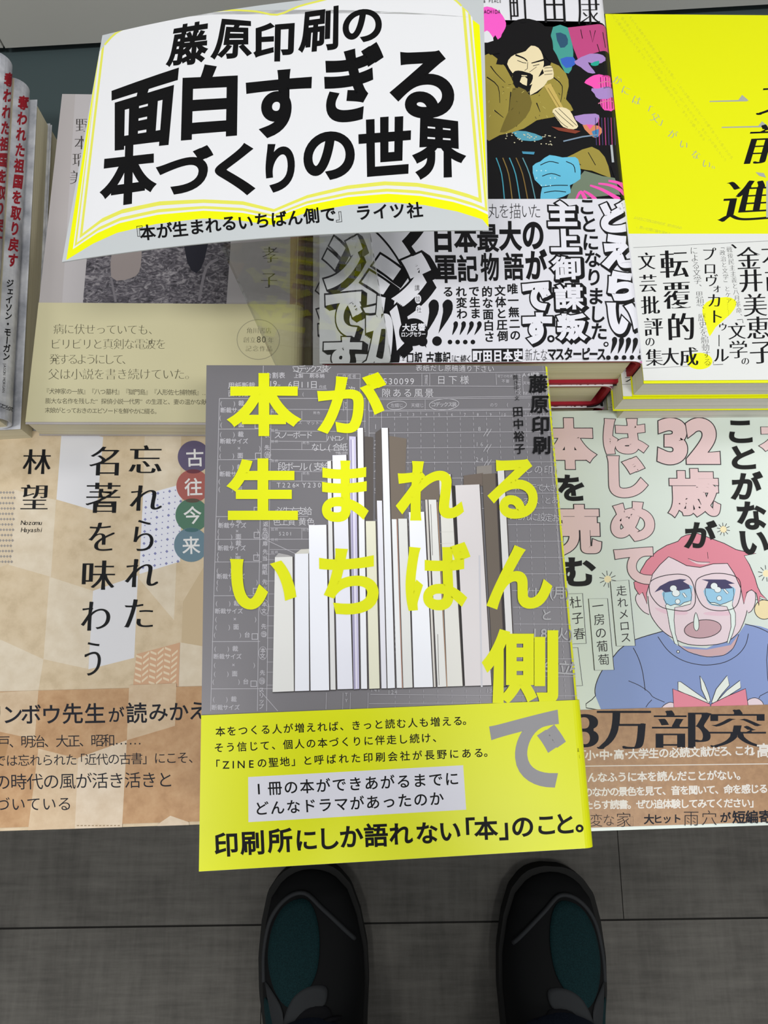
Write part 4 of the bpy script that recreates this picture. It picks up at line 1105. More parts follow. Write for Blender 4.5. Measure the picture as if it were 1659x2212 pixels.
for q in ([(500, 600), (540, 640), (600, 690)], [(520, 592), (570, 640), (618, 685)], [(490, 615), (530, 665), (570, 695)]): S.line(p3(q), 1.1, BK, smooth=2)
# sword band, lower robe, cyan cloth, ground
S.poly(p3([(480, 690), (560, 700), (640, 715), (610, 728), (520, 712)]), (128, 60, 44)); S.line(p3([(545, 770), (650, 745), (730, 735)]), 3, (120, 140, 160))
S.poly(p3([(270, 720), (340, 715), (430, 745), (410, 765), (320, 765)]), (82, 150, 170), 2)
random.seed(4)
for k in range(34): x = random.uniform(220, 500); S.ell(*p3([(x, 735 + random.uniform(-20, 42) + (x - 220) * .08)])[0], 1.8, 1.2, (196, 190, 160), n=7)
S.poly(p3([(320, 825), (390, 828), (385, 842), (325, 838)]), (70, 140, 170))
S.poly(p3([(560, 1090), (600, 1000), (660, 930), (760, 960), (850, 980), (890, 1090)]), (112, 126, 106)); S.poly(p3([(560, 870), (600, 840), (700, 800), (770, 855), (800, 950), (790, 965), (700, 930), (640, 920)]), OLV, 2)
for q in ([(680, 830), (720, 900)], [(600, 860), (640, 900)]): S.line(p3(q), 1.6, BK)
S.poly(p3([(378, 905), (420, 880), (470, 845), (540, 858), (610, 856), (632, 890), (638, 975), (580, 1010), (585, 1050), (500, 1085), (420, 1085), (430, 1020), (390, 980)]), CY_, 2)
for q in ([(420, 900), (470, 880), (520, 890)], [(430, 960), (480, 945), (530, 960)], [(420, 1020), (500, 1010), (570, 1010)], [(440, 1050), (500, 1040), (560, 1046)], [(560, 880), (600, 900), (610, 940)]): S.line(p3(q), 1.8, BK, smooth=3)
for k in range(9): S.ell(*p3([(400 + 25 * (k % 5), 930 + 40 * (k // 3))])[0], 1.6, 1.6, (170, 216, 226), n=6)
for k, cl in enumerate(((70, 150, 170), (130, 108, 60), (70, 150, 170), (120, 96, 52), (90, 140, 150))): S.line(p3([(180 + k * 36, 860), (210 + k * 38, 950), (225 + k * 42, 1085)]), 2.4, cl, smooth=3)
S.line(p3([(806, 790), (815, 885)]), 5, (170, 176, 180)); S.poly(p3([(800, 900), (880, 930), (910, 1090), (860, 1080)]), BK)
for q in ([(615, 1085), (640, 1045), (665, 1085)], [(655, 1040), (690, 1060), (720, 1088)], [(690, 1010), (760, 1035), (850, 1088)], [(735, 1000), (800, 1010), (860, 1040), (905, 1105)], [(790, 985), (850, 1000), (895, 1050)]): S.line(p3(q), (4, 9), HP, smooth=4)
for c, x0, x1 in (('町', 1101, 1142), ('田', 1175, 1220), ('康', 1246, 1295)): S.rq(c, x0, -24, x1, 52 if c != '康' else 56, BK, 'm', -2)
for i, c in enumerate('LOVE & PEACE'): S.ch(c, 1018 + i * 5.7, 3, 10, BK, 'r', sx=0.7)
for i, c in enumerate('KOU MACHIDA'): S.ch(c, 1018 + i * 6, 26, 11.5, BK, 'r', sx=0.7)
for k in range(12): S.poly([(1190 + k * 17, 784), (1200 + k * 17, 784), (1200 + k * 17, 800), (1190 + k * 17, 800)], (240, 110, 190) if k % 2 else BK)
yb = S.local([(1130, 431)])[0, 1]
B = tai.add_band(0.001, yb, M(218, 218, 226, rough=0.3, spec=0.45))
BW = (224, 224, 232)
# tall outlined letters at the left
for c, x0, y0, x1, y1 in (('ジ', 704, 516, 776, 618), ('で', 706, 636, 778, 722), ('す', 703, 733, 776, 806)): B.outl(c, x0, y0, x1, y1, BW, BK, 0.055, 0.088, (10, 7), 2)
for c, x0, y0, x1, y1 in (('マ', 806, 448, 906, 556), ('ジ', 792, 556, 918, 684), ('か', 794, 650, 868, 800)): B.outl(c, x0, y0, x1, y1, BW, BK, 0.055, 0.085, (16, 11), 3)
for c, x, y in (('講', 901, 622), ('談', 903, 646), ('社', 905, 669)): B.ell(x, y, 7, 10, BW, n=12); B.ch(c, x, y, 14, BK, 'r', sx=0.8)
for c, x, z in (('を', 1089, 30), ('描', 1113, 32), ('い', 1137, 30), ('た', 1157, 30), ('丸', 1066, 30)): B.ch(c, x, 456, z * 1.15, BK, 'l', sx=0.72)
for c, x0, y0, x1, y1 in (('日', 940, 484, 973, 542), ('本', 983, 484, 1028, 543), ('最', 1032, 486, 1076, 543), ('大', 1080, 480, 1124, 539), ('の', 1131, 482, 1172, 536), ('軍', 941, 553, 985, 610), ('記', 989, 552, 1031, 608), ('物', 1039, 548, 1077, 606), ('語', 1089, 547, 1130, 604), ('が', 1137, 541, 1180, 601)):
    B.rq(c, x0, y0, x1, y1, BK, 'B' if c in '最軍語記物' else 'X', -1)
for t, x0, y0, x1, y1 in (('唯一無二の', 1107, 624, 1113, 724), ('文体と圧倒', 1080, 628, 1086, 726), ('的な面白さ', 1052, 630, 1057, 728), ('で生ま', 1024, 629, 1027, 677), ('れ変わ', 996, 630, 998, 678)): B.text(t, x0, y0, x1, y1, 24, BK, 'B', True, ang=-0.02)
B.ch('る', 968, 630, 24, BK, 'B')


def bang(x0, y0, x1, y1, w, r, dx, dy):
    B.poly([(x0 - w * .5, y0 + w * .5), (x0, y0), (x0 + w * .55, y0 + w * .35), (x0 + w * .45, y0 + (y1 - y0) * .45), (x1 + 1, y1), (x1 - 1, y1), (x0 - w * .45, y0 + (y1 - y0) * .4)], BK, 3)
    B.ell(dx, dy, r, r, BK, n=18)


bang(936, 647, 921, 718, 20, 10.5, 913, 738); bang(966, 647, 949, 716, 20, 10.5, 944, 737)
for k in range(4): bang(984 + k * 17, 694, 978 + k * 16, 722, 9, 5, 972 + k * 16.5, 739)
for c, x0, y0, x1, y1 in (('で', 1132, 614, 1184, 666), ('す', 1133, 680, 1188, 738)): B.outl(c, x0, y0, x1, y1, BW, BK, 0.07, 0.115, (4, 4), 0)
B.ell(1190, 732, 8, 8, BK); B.ell(1190, 732, 3.6, 3.6, BW)
for c, x0, y0, x1, y1 in (('主', 1186, 437, 1243, 486), ('上', 1192, 497, 1247, 541), ('御', 1193, 556, 1252, 602), ('謀', 1200, 617, 1258, 667), ('叛', 1206, 680, 1263, 732)): B.outl(c, x0, y0, x1, y1, BW, BK, 0.05 if c not in '御謀' else 0.034, 0.105, (4, 4), -1)
for c, x, y in (('こ', 1268, 446), ('と', 1272, 484), ('に', 1276, 523), ('な', 1280, 559), ('り', 1283, 599), ('ま', 1287, 640), ('し', 1290, 679), ('た', 1294, 716)): B.ch(c, x, y, 40, BK, 'B', 0.03, sx=0.95)
B.ell(1309, 744, 5.5, 5.5, BK); B.ell(1309, 744, 2.8, 2.8, BW)
for c, x0, y0, x1, y1 in (('ど', 1302, 441, 1356, 498), ('え', 1306, 512, 1363, 574), ('ら', 1318, 591, 1370, 645), ('い', 1319, 660, 1378, 716)): B.outl(c, x0, y0, x1, y1, BW, BK, 0.075, 0.115, (4, 5), -2)
for k in range(5): bang(1327 + k * 15, 728 + k * .6, 1320 + k * 15.5, 762, 10, 5, 1314 + k * 17, 773 - k * .2)
for c, x, z in (('『', 868, 26), ('口', 886, 26), ('訳', 904, 26), ('古', 929, 26), ('事', 947, 26), ('記', 965, 26), ('』', 981, 26)): B.ch(c, x, 774, z * 1.1, BK, 'B' if c not in '『』' else 'r', sx=0.62)
for c, x in (('に', 987), ('続', 1001), ('く', 1013)): B.ch(c, x, 776, 19, BK, 'b', sx=0.7)
B.poly(((1019, 754), (1129, 753), (1129.5, 783), (1020, 785)), BK)
B.text('町田日本史', 1031, 769, 1119, 768, 26, BW, 'X', sx=0.8)
for c, x in (('新', 1142), ('た', 1159), ('な', 1175)): B.ch(c, x, 767, 29, BK, 'l', sx=0.58)
for c, x in (('マ', 1192), ('ス', 1209), ('タ', 1228), ('ー', 1247), ('ピ', 1265), ('ー', 1282), ('ス', 1299)): B.ch(c, x, 765, 29, BK, 'X', sx=0.68)
B.ell(893, 718, 31, 30, BK, n=36); B.poly(((908, 736), (921, 752), (918, 730)), BK)
B.text('大反響', 877, 708, 911, 707, 17, BW, 'B'); B.text('ロングセラー', 871, 723, 915, 722, 11.5, BW, 'B', sx=0.8)
rt = tai.build()
for i, l in ((1, 'second red hardcover down in the back middle stack, under the swordsman book'), (2, 'third red hardcover down in the back middle stack, hidden under the swordsman book'), (3, 'bottom red hardcover of the back middle stack, hidden on the table')):
    c = copy_tree(rt); c.location.z -= 0.0266 * i; c.location.x -= 0.0045 * (i == 1); c['label'] = l

# ------------------------------------------------------------------ back right: yellow book of criticism
hV = 0.301
OV = np.array([0.1187, 0.1302, CAMZ - hV])
exv, eyv = yaw(0.6)
yellow = M(220, 224, 0, rough=0.4, spec=0.25, name='bright_yellow_cover')
yel = Book('paperback_book', 'bright yellow book with slanted black title and white band, topmost in the back right', OV, exv, eyv, 0.131, 0.192, 0.0145, 0.004, yellow, yellow, yellow, pages_white)
S = yel.S
G7 = (158, 164, 150)
p7 = lambda p: [(1250 + x / 4.056, 400 + y / 4.056) for x, y in p]
for c, x, y in (('か', 1334, 173), ('に', 1352, 195), ('は', 1375, 216.5), ('「', 1398, 236), ('父', 1415, 254), ('」', 1434, 264), ('が', 1453, 290), ('い', 1477, 312), ('な', 1503, 334), ('い', 1526, 354), ('。', 1549, 358)): S.ch(c, x, y, 21, G7, 'm', 0.35)
tiny = ('それでも革命下の芸術家の仕事のことを思い、これらは実に不十分な一つの夢であったと言ふ人の文', '或る夜という夜に、人々は広場に立ち、しかし文は『父』のものであり、また一人の母ともいう', '同じ工場は無名の人々であった。これらは歴史の流れのうちに、また(父親)である')
for t, a, b in zip(tiny, ((1362, 38), (1345, 40), (1322, 30)), ((1580, 340), (1566, 345), (1520, 300))): S.text(t, a[0], a[1], b[0], b[1], 7.5, (196, 200, 40), 'r', True, ang=0.45)
for t, a, b in (('よんだところ方にはかならず、またその人の', (1372, 470), (1470, 492)), ('、思いだ理に論を深める', (1378, 490), (1446, 505)), ('人間はいつか', (1384, 506), (1424, 512))): S.text(t, a[0], a[1], b[0], b[1], 7.5, (190, 194, 60), 'r')
for (x0, x1, y, yy) in ((1533, 1617, 219, 205), (1559, 1660, 275, 262)):
    S.poly(((x0, y - 1), (x1 - 22, y - 3), (x1 - 14, yy), (x1, y - 2), (x1 - 4, y), (x0, y + 1.5)), (160, 164, 156))
S.quad('文', (1655, 175), (1740, 170), (1730, 245), (1632, 250), K, 'M'); S.quad('芸', (1660, 262), (1700, 262), (1690, 280), (1648, 282), (160, 164, 156), 'm')
S.quad('前', (1629, 268), (1722, 264), (1700, 352), (1602, 356), K, 'M'); S.quad('進', (1574, 390), (1678, 386), (1664, 476), (1552, 482), K, 'M')
S.poly(((1632, 372), (1650, 374), (1655, 384), (1640, 380)), (160, 164, 156)); S.poly(((1655, 392), (1665, 388), (1668, 470), (1655, 470)), (170, 174, 168))
yb = S.local([(1500, 506)])[0, 1]
B = yel.add_band(0.0012, yb, M(214, 216, 214, rough=0.3, spec=0.45))
B.line(((1368, 535), (1690, 519)), 1, (130, 132, 132)); B.line(((1360, 796), (1510, 790)), 1, (130, 132, 132))
B.poly(p7([(1090, 1060), (1160, 1003), (1290, 980), (1362, 1000), (1382, 1045), (1330, 1130), (1200, 1245), (1148, 1325), (1118, 1230), (1088, 1140)]), (226, 228, 30), 2); B.ell(1511, 780, 28, 18, (226, 228, 30))
for c, x, y, z in (('文', 1397, 564, 41), ('芸', 1400, 612, 42), ('批', 1405, 659, 44), ('評', 1411.5, 706, 44), ('の', 1404, 738, 24), ('集', 1413, 772, 40), ('転', 1456, 570, 66), ('覆', 1462, 637, 66), ('的', 1471, 706, 66), ('大', 1448, 770, 42), ('成', 1488, 770, 44)): B.ch(c, x, y, z, K, 'M' if z > 30 else 'N', -0.04, sx=0.95)
B.text('による文学、思想、歴史を煽動する', 1499, 541, 1528, 782, 18, K, 'q', True, ang=-0.03)
for c, x, y, z in (('プ', 1531, 549, 32), ('ロ', 1533.5, 580, 30), ('ヴ', 1537, 606, 30), ('ォ', 1546, 624, 22), ('カ', 1543, 649, 34), ('ト', 1547, 683.5, 34), ('ゥ', 1559, 706, 24), ('ー', 1553, 736, 30), ('ル', 1558, 767, 36)): B.ch(c, x, y, z, K, 'N', 0, vert=True)
B.line(((1541, 781), (1541, 788), (1562, 787)), 1.2, K)
B.text('「政治と文学」とケア……', 1559, 533, 1578, 676, 13, K, 'q', True, ang=-0.03); B.text('戦後民主主義と八月革命、', 1575.5, 539, 1598, 683.5, 13.5, K, 'q', True, ang=-0.03)
B.line(((1592, 691), (1604, 690), (1605, 698)), 1.2, K)
for c, x, y, z in (('文', 1591.5, 715, 40), ('学', 1595, 755, 42), ('の', 1610, 780, 19), ('、', 1597, 520, 40), ('金', 1617, 558, 54), ('井', 1622, 606, 54), ('美', 1631, 659, 54), ('恵', 1638, 708, 54), ('子', 1646, 760, 56), ('大', 1668, 545, 50), ('西', 1676, 606, 50), ('巨', 1684, 660, 50)): B.ch(c, x, y, z, K, 'N', -0.04)
rv = yel.build()
for i in range(1, 7):
    c = copy_tree(rv); c.location.z -= 0.0149 * i; c.location.x += (-0.004, 0.002, -0.001, 0.003, 0, 0.001)[i - 1]; c.location.y -= 0.001 * (i == 1)
    c['label'] = ('second copy in the back right stack, directly under the bright yellow book', 'third copy down in the back right stack under the bright yellow book')[i - 1] if i < 3 else 'copy hidden low in the back right stack under the bright yellow book'
    if i >= 3: c['group'] = 'yellow books low in the back right stack'

# ------------------------------------------------------------------ far left stack seen from its side
cloud = noise_mat('cloudy_grey_cover', [(0.3, (138, 141, 150)), (0.5, (188, 190, 196)), (0.7, (222, 223, 226))], 60, 5, 0.35, spec=0.45)
exk, eyk = yaw(3.3)
RED = (146, 28, 40)


def stack_book(label, xr, y0, h, T, flip=False, printed=None):
    W, H = 0.128, 0.1885
    if not flip:
        O = np.array([xr, y0, CAMZ - h]) - exk * W
        b = Book('hardcover_book', label, O, exk, eyk, W, H, T, T / 2, cloud, cloud, cloud, pages_cream)
    else:
        O = np.array([xr, y0, CAMZ - h]) + eyk * H
        b = Book('hardcover_book', label, O, -exk, -eyk, W, H, T, T / 2, cloud, cloud, cloud, pages_cream, trim=0.0012)
    b.root['group'] = 'cloudy grey books in the far left stack'
    root = b.build()
    if printed:
        r = T / 2
        D = lambda a: r - np.sqrt(np.maximum(r * r - np.clip(np.asarray(a, float) - r, -r, r) ** 2, 0))
        sp = Surf(b.S.O + exk * W, np.array([0, 0, -1.0]), eyk, T, H, drop=D, knots=[r - r * math.cos(math.radians(t)) for t in (15, 30, 45, 60, 72, 80, 90, 100, 108, 120, 135, 150, 165)])
        printed(sp)
        cov = [o for o in root.children if o.name.startswith('cover')][0]
        V, F, FM = [], [], []; mats = list(cov.data.materials)
        sp.emit(0.00012, V, F, FM, mats)
        me0 = cov.data; n0 = len(me0.vertices)
        V0 = [tuple(v.co) for v in me0.vertices]; F0 = [tuple(p.vertices) for p in me0.polygons]; M0 = [p.material_index for p in me0.polygons]
        V1 = [(W + v[2], v[1], T - v[0]) for v in V]
        me = bpy.data.meshes.new('cover'); me.from_pydata(V0 + V1, [], F0 + [tuple(i + n0 for i in f) for f in F])
        for m in mats: me.materials.append(m)
        me.polygons.foreach_set('material_index', M0 + FM); me.update()
        cov.data = me
    return root


def spine_two(sp):
    sp.text('奪われた祖国を取り戻す', 50, 222, 27, 562, 31, RED, 'X', True, sx=0.72, ang=0.12)
    sp.text('ジェイソン・モーガン', 21, 612, 13, 770, 19, K, 'B', True, sx=0.85, ang=0.1)
    for i, c in enumerate('JASON MORGAN'): sp.ch(c, 10 - i * .25, 786 + i * 5.4, 8, (70, 70, 72), 'r', 1.6)
    sp.text('ワニブックス', 2, 876, 24, 884, 11, K, 'r')


def spine_one(sp):
    sp.text('奪われた祖国を取り戻す', 20, 172, -6, 520, 31, RED, 'X', True, sx=0.72, ang=0.12)
    sp.text('ジェイソン・モーガン', -10, 572, -16, 740, 19, K, 'B', True, sx=0.85, ang=0.1)


xr, y0 = -0.1705, 0.1290
stack_book('cloudy grey hardcover with red spine lettering, topmost of the far left stack', xr + 0.0012, y0 + 0.001, 0.3235, 0.0160, printed=spine_one)
stack_book('cloudy grey hardcover with red spine lettering, second from top in far left stack', xr + 0.0036, y0, 0.3397, 0.0150, printed=spine_two)
stack_book('cloudy grey book showing cream page edges, directly under the red-lettered spines', xr + 0.0050, y0 - 0.0005, 0.3549, 0.0180, flip=True)
stack_book('cloudy grey book with shaded page edges, fourth down in the far left stack', xr + 0.0058, y0 - 0.001, 0.3731, 0.0152, flip=True)
stack_book('bottom cloudy grey book of the far left stack, hidden on the table', xr + 0.004, y0 + 0.001, 0.3885, 0.0163, flip=True)

# ------------------------------------------------------------------ the photographer: shoes, trousers, body behind the phone
CXB = 0.066            # middle of the stance
person = empty('person', 'person in dark sneakers and trousers standing before the books, holding a phone', 'person', loc=(CXB, -0.37, 0))
plx, ply = CXB, -0.37
upm = M(15, 16, 17, rough=0.75); tealm = noise_mat('teal_mesh_fabric', [(0.35, (10, 34, 37)), (0.65, (18, 48, 51))], 900, 2, 0.85, spec=0.15)
trim_m = M(46, 48, 50, rough=0.7, spec=0.2); lace_m = M(22, 22, 25, rough=0.85, spec=0.15); sole_m = M(36, 36, 35, rough=0.8, spec=0.15)
LEN = 0.288
# half widths (inner, outer) and height of the upper along the shoe, from the toe tip back
ST = [(0.0, 0.003, 0.003, 0.024), (0.002, 0.013, 0.012, 0.028), (0.005, 0.021, 0.019, 0.031), (0.010, 0.028, 0.026, 0.035), (0.022, 0.038, 0.036, 0.042), (0.045, 0.045, 0.043, 0.050), (0.075, 0.049, 0.048, 0.060), (0.105, 0.048, 0.049, 0.072), (0.14, 0.043, 0.046, 0.086), (0.18, 0.038, 0.041, 0.092), (0.225, 0.036, 0.037, 0.090), (0.26, 0.033, 0.034, 0.084), (0.278, 0.022, 0.023, 0.076), (0.286, 0.008, 0.008, 0.066)]


def st(t):
    for a, b in zip(ST, ST[1:]):
        if t <= b[0]:
            q = (t - a[0]) / (b[0] - a[0]); q = max(q, 0)
            return [a[i] + (b[i] - a[i]) * q for i in (1, 2, 3)]
    return list(ST[-1][1:])


def make_shoe(cx, cy, ang, side):
    """toe points to +Y; side = +1 right shoe, -1 left shoe (outer edge on that side); (cx, cy) toe tip"""
    root = bpy.data.objects.new('sneaker', None); col.objects.link(root); root.parent = person
    root.location = (cx - plx, cy - ply, 0); root.rotation_euler = (0, 0, ang)

    def height(x, t):
        wi, wo, h = st(t); w = wo if x * side > 0 else wi
        q = min(abs(x) / max(w, 1e-5), 1.0)
        return 0.024 + (h - 0.024) * (1 - q ** 2.6) ** 0.55 if h > 0.024 else h

    ts = [0.0003 + (LEN - 0.003) * (i / 50) ** 1.6 for i in range(51)]
    G = Geo(); rings = []
    for t in ts:
        wi, wo, h = st(t); r = []
        for k in range(17):
            a = math.pi * k / 16; x = math.cos(a)
            x = x * (wo if x > 0 else wi); x = x * side if side > 0 else -x * 1.0
            r.append((x, -t, height(x, t)))
        lo = min(p[2] for p in r); r = [(p[0], p[1], p[2]) for p in r]
        r = r + [(r[-1][0], -t, 0.012), (r[0][0], -t, 0.012)]
        rings.append(r)
    G.loft(rings, upm); G.build('upper', root, True)
    G = Geo(); out = []
    for t in [0.0003] + [0.001 + 0.285 * (i / 48) ** 1.7 for i in range(1, 49)]:
        out.append((t, st(t)))
    pts = [(o[1][1] * side + 0.0045 * side, -o[0]) for o in out] + [(-o[1][0] * side - 0.0045 * side, -o[0]) for o in reversed(out)]
    pts = [(x, y + 0.005 * (1 + y / LEN * 2)) for x, y in pts]
    base = [(x * 0.96, y, 0.0) for x, y in pts]; mid = [(x, y, 0.012) for x, y in pts]; top = [(x * 0.985, y, 0.024) for x, y in pts]
    if side < 0: base, mid, top = base[::-1], mid[::-1], top[::-1]
    G.loft([base[::-1], mid[::-1], top[::-1]], sole_m); G.build('sole', root, False)

    def patch(name, poly, m, lift=0.0013, thick=True):
        poly = catmull([(x * side, t) for x, t in poly], 4, True)
        c = np.mean(poly, 0); G = Geo(); V = []; F = []
        n = len(poly); sc_ = (1, .85, .66, .45, .22)
        for s_ in sc_:
            for p in poly:
                q = c + (np.array(p) - c) * s_; V.append((q[0], -q[1], height(q[0], q[1]) + lift))
        V.append((c[0], -c[1], height(*c) + lift))
        for i in range(len(sc_) - 1):
            for j in range(n):
                j2 = (j + 1) % n; F.append((i * n + j, i * n + j2, (i + 1) * n + j2, (i + 1) * n + j))
        b = (len(sc_) - 1) * n
        for j in range(n): F.append((b + j, b + (j + 1) % n, len(V) - 1))
        # rim down to the upper so the panel has thickness
        r0 = len(V)
        for p in poly: V.append((p[0], -p[1], height(*p) - 0.001))
        for j in range(n):
            j2 = (j + 1) % n; F.append((j2, j, r0 + j, r0 + j2))
        return mesh_obj(name, V, F, [m], None, root, True)

    def piping(name, line, r, m):
        line = catmull([(x * side, t) for x, t in line], 5, False)
        G = Geo(); G.tube([(x, -t, height(x, t) + 0.001) for x, t in line], r, m, 6); return G.build(name, root, True)
    # x > 0 is the outer side of the foot here
    patch('toe_panel', [(0.004, 0.022), (0.022, 0.027), (0.035, 0.045), (0.040, 0.070), (0.034, 0.092), (0.020, 0.104), (0.006, 0.096), (-0.006, 0.080), (-0.010, 0.055), (-0.006, 0.032)], tealm)
    piping('toe_piping', [(-0.042, 0.062), (-0.028, 0.046), (-0.014, 0.032), (0.002, 0.018), (0.020, 0.021), (0.036, 0.038), (0.044, 0.064), (0.045, 0.090)], 0.0022, trim_m)
    patch('side_panel', [(0.037, 0.108), (0.045, 0.102), (0.047, 0.122), (0.045, 0.142), (0.039, 0.150), (0.035, 0.130)], tealm)
    patch('side_overlay', [(0.026, 0.108), (0.038, 0.092), (0.044, 0.090), (0.038, 0.104), (0.032, 0.124), (0.036, 0.150), (0.038, 0.172), (0.030, 0.168), (0.027, 0.138)], trim_m, 0.0016)
    patch('eyestay', [(-0.014, 0.092), (0.002, 0.090), (0.017, 0.098), (0.026, 0.116), (0.022, 0.126), (0.014, 0.114), (0.000, 0.104), (-0.012, 0.104)], trim_m, 0.0022)
    patch('tongue', [(-0.014, 0.106), (0.006, 0.106), (0.020, 0.122), (0.023, 0.155), (0.018, 0.180), (-0.016, 0.180), (-0.020, 0.150), (-0.019, 0.122)], lace_m, 0.003)
    for k in range(4):
        t = 0.118 + 0.014 * k
        G = Geo(); G.tube([(x * side, -(t + 0.004 * math.sin(x * 90)), height(x * side, t) + 0.0052 - abs(x) * 0.06) for x in (-0.026, -0.016, -0.006, 0.006, 0.016, 0.027)], 0.0022, lace_m, 6)
        G.build('lace', root, True)
    return root


make_shoe(-0.056, -0.160, math.radians(5), -1)
make_shoe(0.188, -0.165, math.radians(-4), 1)

# trousers: one garment, two legs meeting at the waist
denim = noise_mat('dark_denim', [(0.35, (26, 32, 46)), (0.65, (40, 47, 62))], 700, 2, 0.85, (1, 4, 1), spec=0.15)


def ring(cx, cy, z, rx, ry, n=24, a0=0): return [(cx - plx + rx * math.cos(2 * math.pi * i / n + a0), cy - ply + ry * math.sin(2 * math.pi * i / n + a0), z) for i in range(n)]


def leg_rings(s):
    fx = -0.046 if s < 0 else 0.176
    hx = CXB + s * 0.085
    L = []
    for z, rx, ry, q, y in ((0.062, 0.064, 0.082, 0.0, -0.352), (0.10, 0.063, 0.080, 0.02, -0.349), (0.2, 0.060, 0.070, 0.1, -0.352), (0.34, 0.064, 0.070, 0.25, -0.360), (0.46, 0.068, 0.072, 0.45, -0.352), (0.52, 0.072, 0.078, 0.55, -0.352), (0.66, 0.082, 0.088, 0.78, -0.368), (0.80, 0.090, 0.100, 0.95, -0.385), (0.86, 0.092, 0.108, 1.0, -0.39)):
        L.append(ring(fx + (hx - fx) * q, y, z, rx, ry))
    return L


# waist built as a tube that takes both legs in: a signed blend through a remeshed union keeps it one surface
def union_mesh(name, parts, m, parent, voxel):
    V, F = [], []
    for rings in parts:
        b = len(V); n = len(rings[0])
        for r in rings: V += r
        for i in range(len(rings) - 1):
            for j in range(n):
                j2 = (j + 1) % n; F.append((b + i * n + j, b + i * n + j2, b + (i + 1) * n + j2, b + (i + 1) * n + j))
        F.append(tuple(b + j for j in reversed(range(n)))); e = b + (len(rings) - 1) * n; F.append(tuple(e + j for j in range(n)))
    o = mesh_obj(name, V, F, [m], None, parent, True)
    r = o.modifiers.new('remesh', 'REMESH'); r.mode = 'VOXEL'; r.voxel_size = voxel; r.use_smooth_shade = True
    sm = o.modifiers.new('smooth', 'SMOOTH'); sm.iterations = 6; sm.factor = 0.5
    return o


hips = [ring(CXB, -0.39, z, rx, ry) for z, rx, ry in ((0.78, 0.13, 0.09), (0.84, 0.172, 0.115), (0.92, 0.178, 0.122), (1.00, 0.168, 0.112), (1.05, 0.160, 0.106))]
union_mesh('trousers', [leg_rings(-1), leg_rings(1), hips], denim, person, 0.009)
shirt_m = M(52, 54, 60, rough=0.85)


def limb(pts, rad, n=16):
    R_ = []
    P = [Vector(p) for p in pts]
    for i, p in enumerate(P):
        d = (P[min(i + 1, len(P) - 1)] - P[max(i - 1, 0)]).normalized(); a = d.cross(Vector((0.3, 0.2, 1)) if abs(d.z) < 0.9 else Vector((0, 1, 0))).normalized(); c = d.cross(a)
        R_.append([tuple(p + (a * math.cos(2 * math.pi * k / n) + c * math.sin(2 * math.pi * k / n)) * rad[i]) for k in range(n)])
    return R_


W2L = lambda p: (p[0] - plx, p[1] - ply, p[2])
torso = [ring(CXB, y, z, rx, ry) for z, rx, ry, y in ((0.98, 0.166, 0.112, -0.392), (1.06, 0.162, 0.108, -0.40), (1.18, 0.172, 0.114, -0.412), (1.30, 0.188, 0.120, -0.412), (1.38, 0.186, 0.106, -0.405), (1.43, 0.13, 0.08, -0.395), (1.46, 0.07, 0.065, -0.39))]
SHL, SHR = (CXB - 0.175, -0.40, 1.385), (CXB + 0.175, -0.40, 1.385)
ELL, ELR = (CXB - 0.245, -0.345, 1.07), (CXB + 0.25, -0.345, 1.07)
WRL, WRR = (-0.088, -0.160, 0.905), (0.125, -0.170, 0.895)
arms = [limb([W2L(p) for p in (SHL, tuple((Vector(SHL) * 2 + Vector(ELL)) / 3), ELL, tuple((Vector(ELL) + Vector(WRL)) / 2), WRL)], [0.074, 0.060, 0.050, 0.046, 0.038]),
        limb([W2L(p) for p in (SHR, tuple((Vector(SHR) * 2 + Vector(ELR)) / 3), ELR, tuple((Vector(ELR) + Vector(WRR)) / 2), WRR)], [0.074, 0.060, 0.050, 0.046, 0.038])]
union_mesh('shirt', [torso] + arms, shirt_m, person, 0.010)

# body: head, neck, trunk, arms and hands as one surface grown on a skeleton
skin = M(206, 164, 138, rough=0.55, name='skin')
PV = []; PE = []; PR = []


def J(p, r, par=None):
    PV.append(W2L(p)); PR.append(r if isinstance(r, tuple) else (r, r))
    if par is not None: PE.append((par, len(PV) - 1))
    return len(PV) - 1


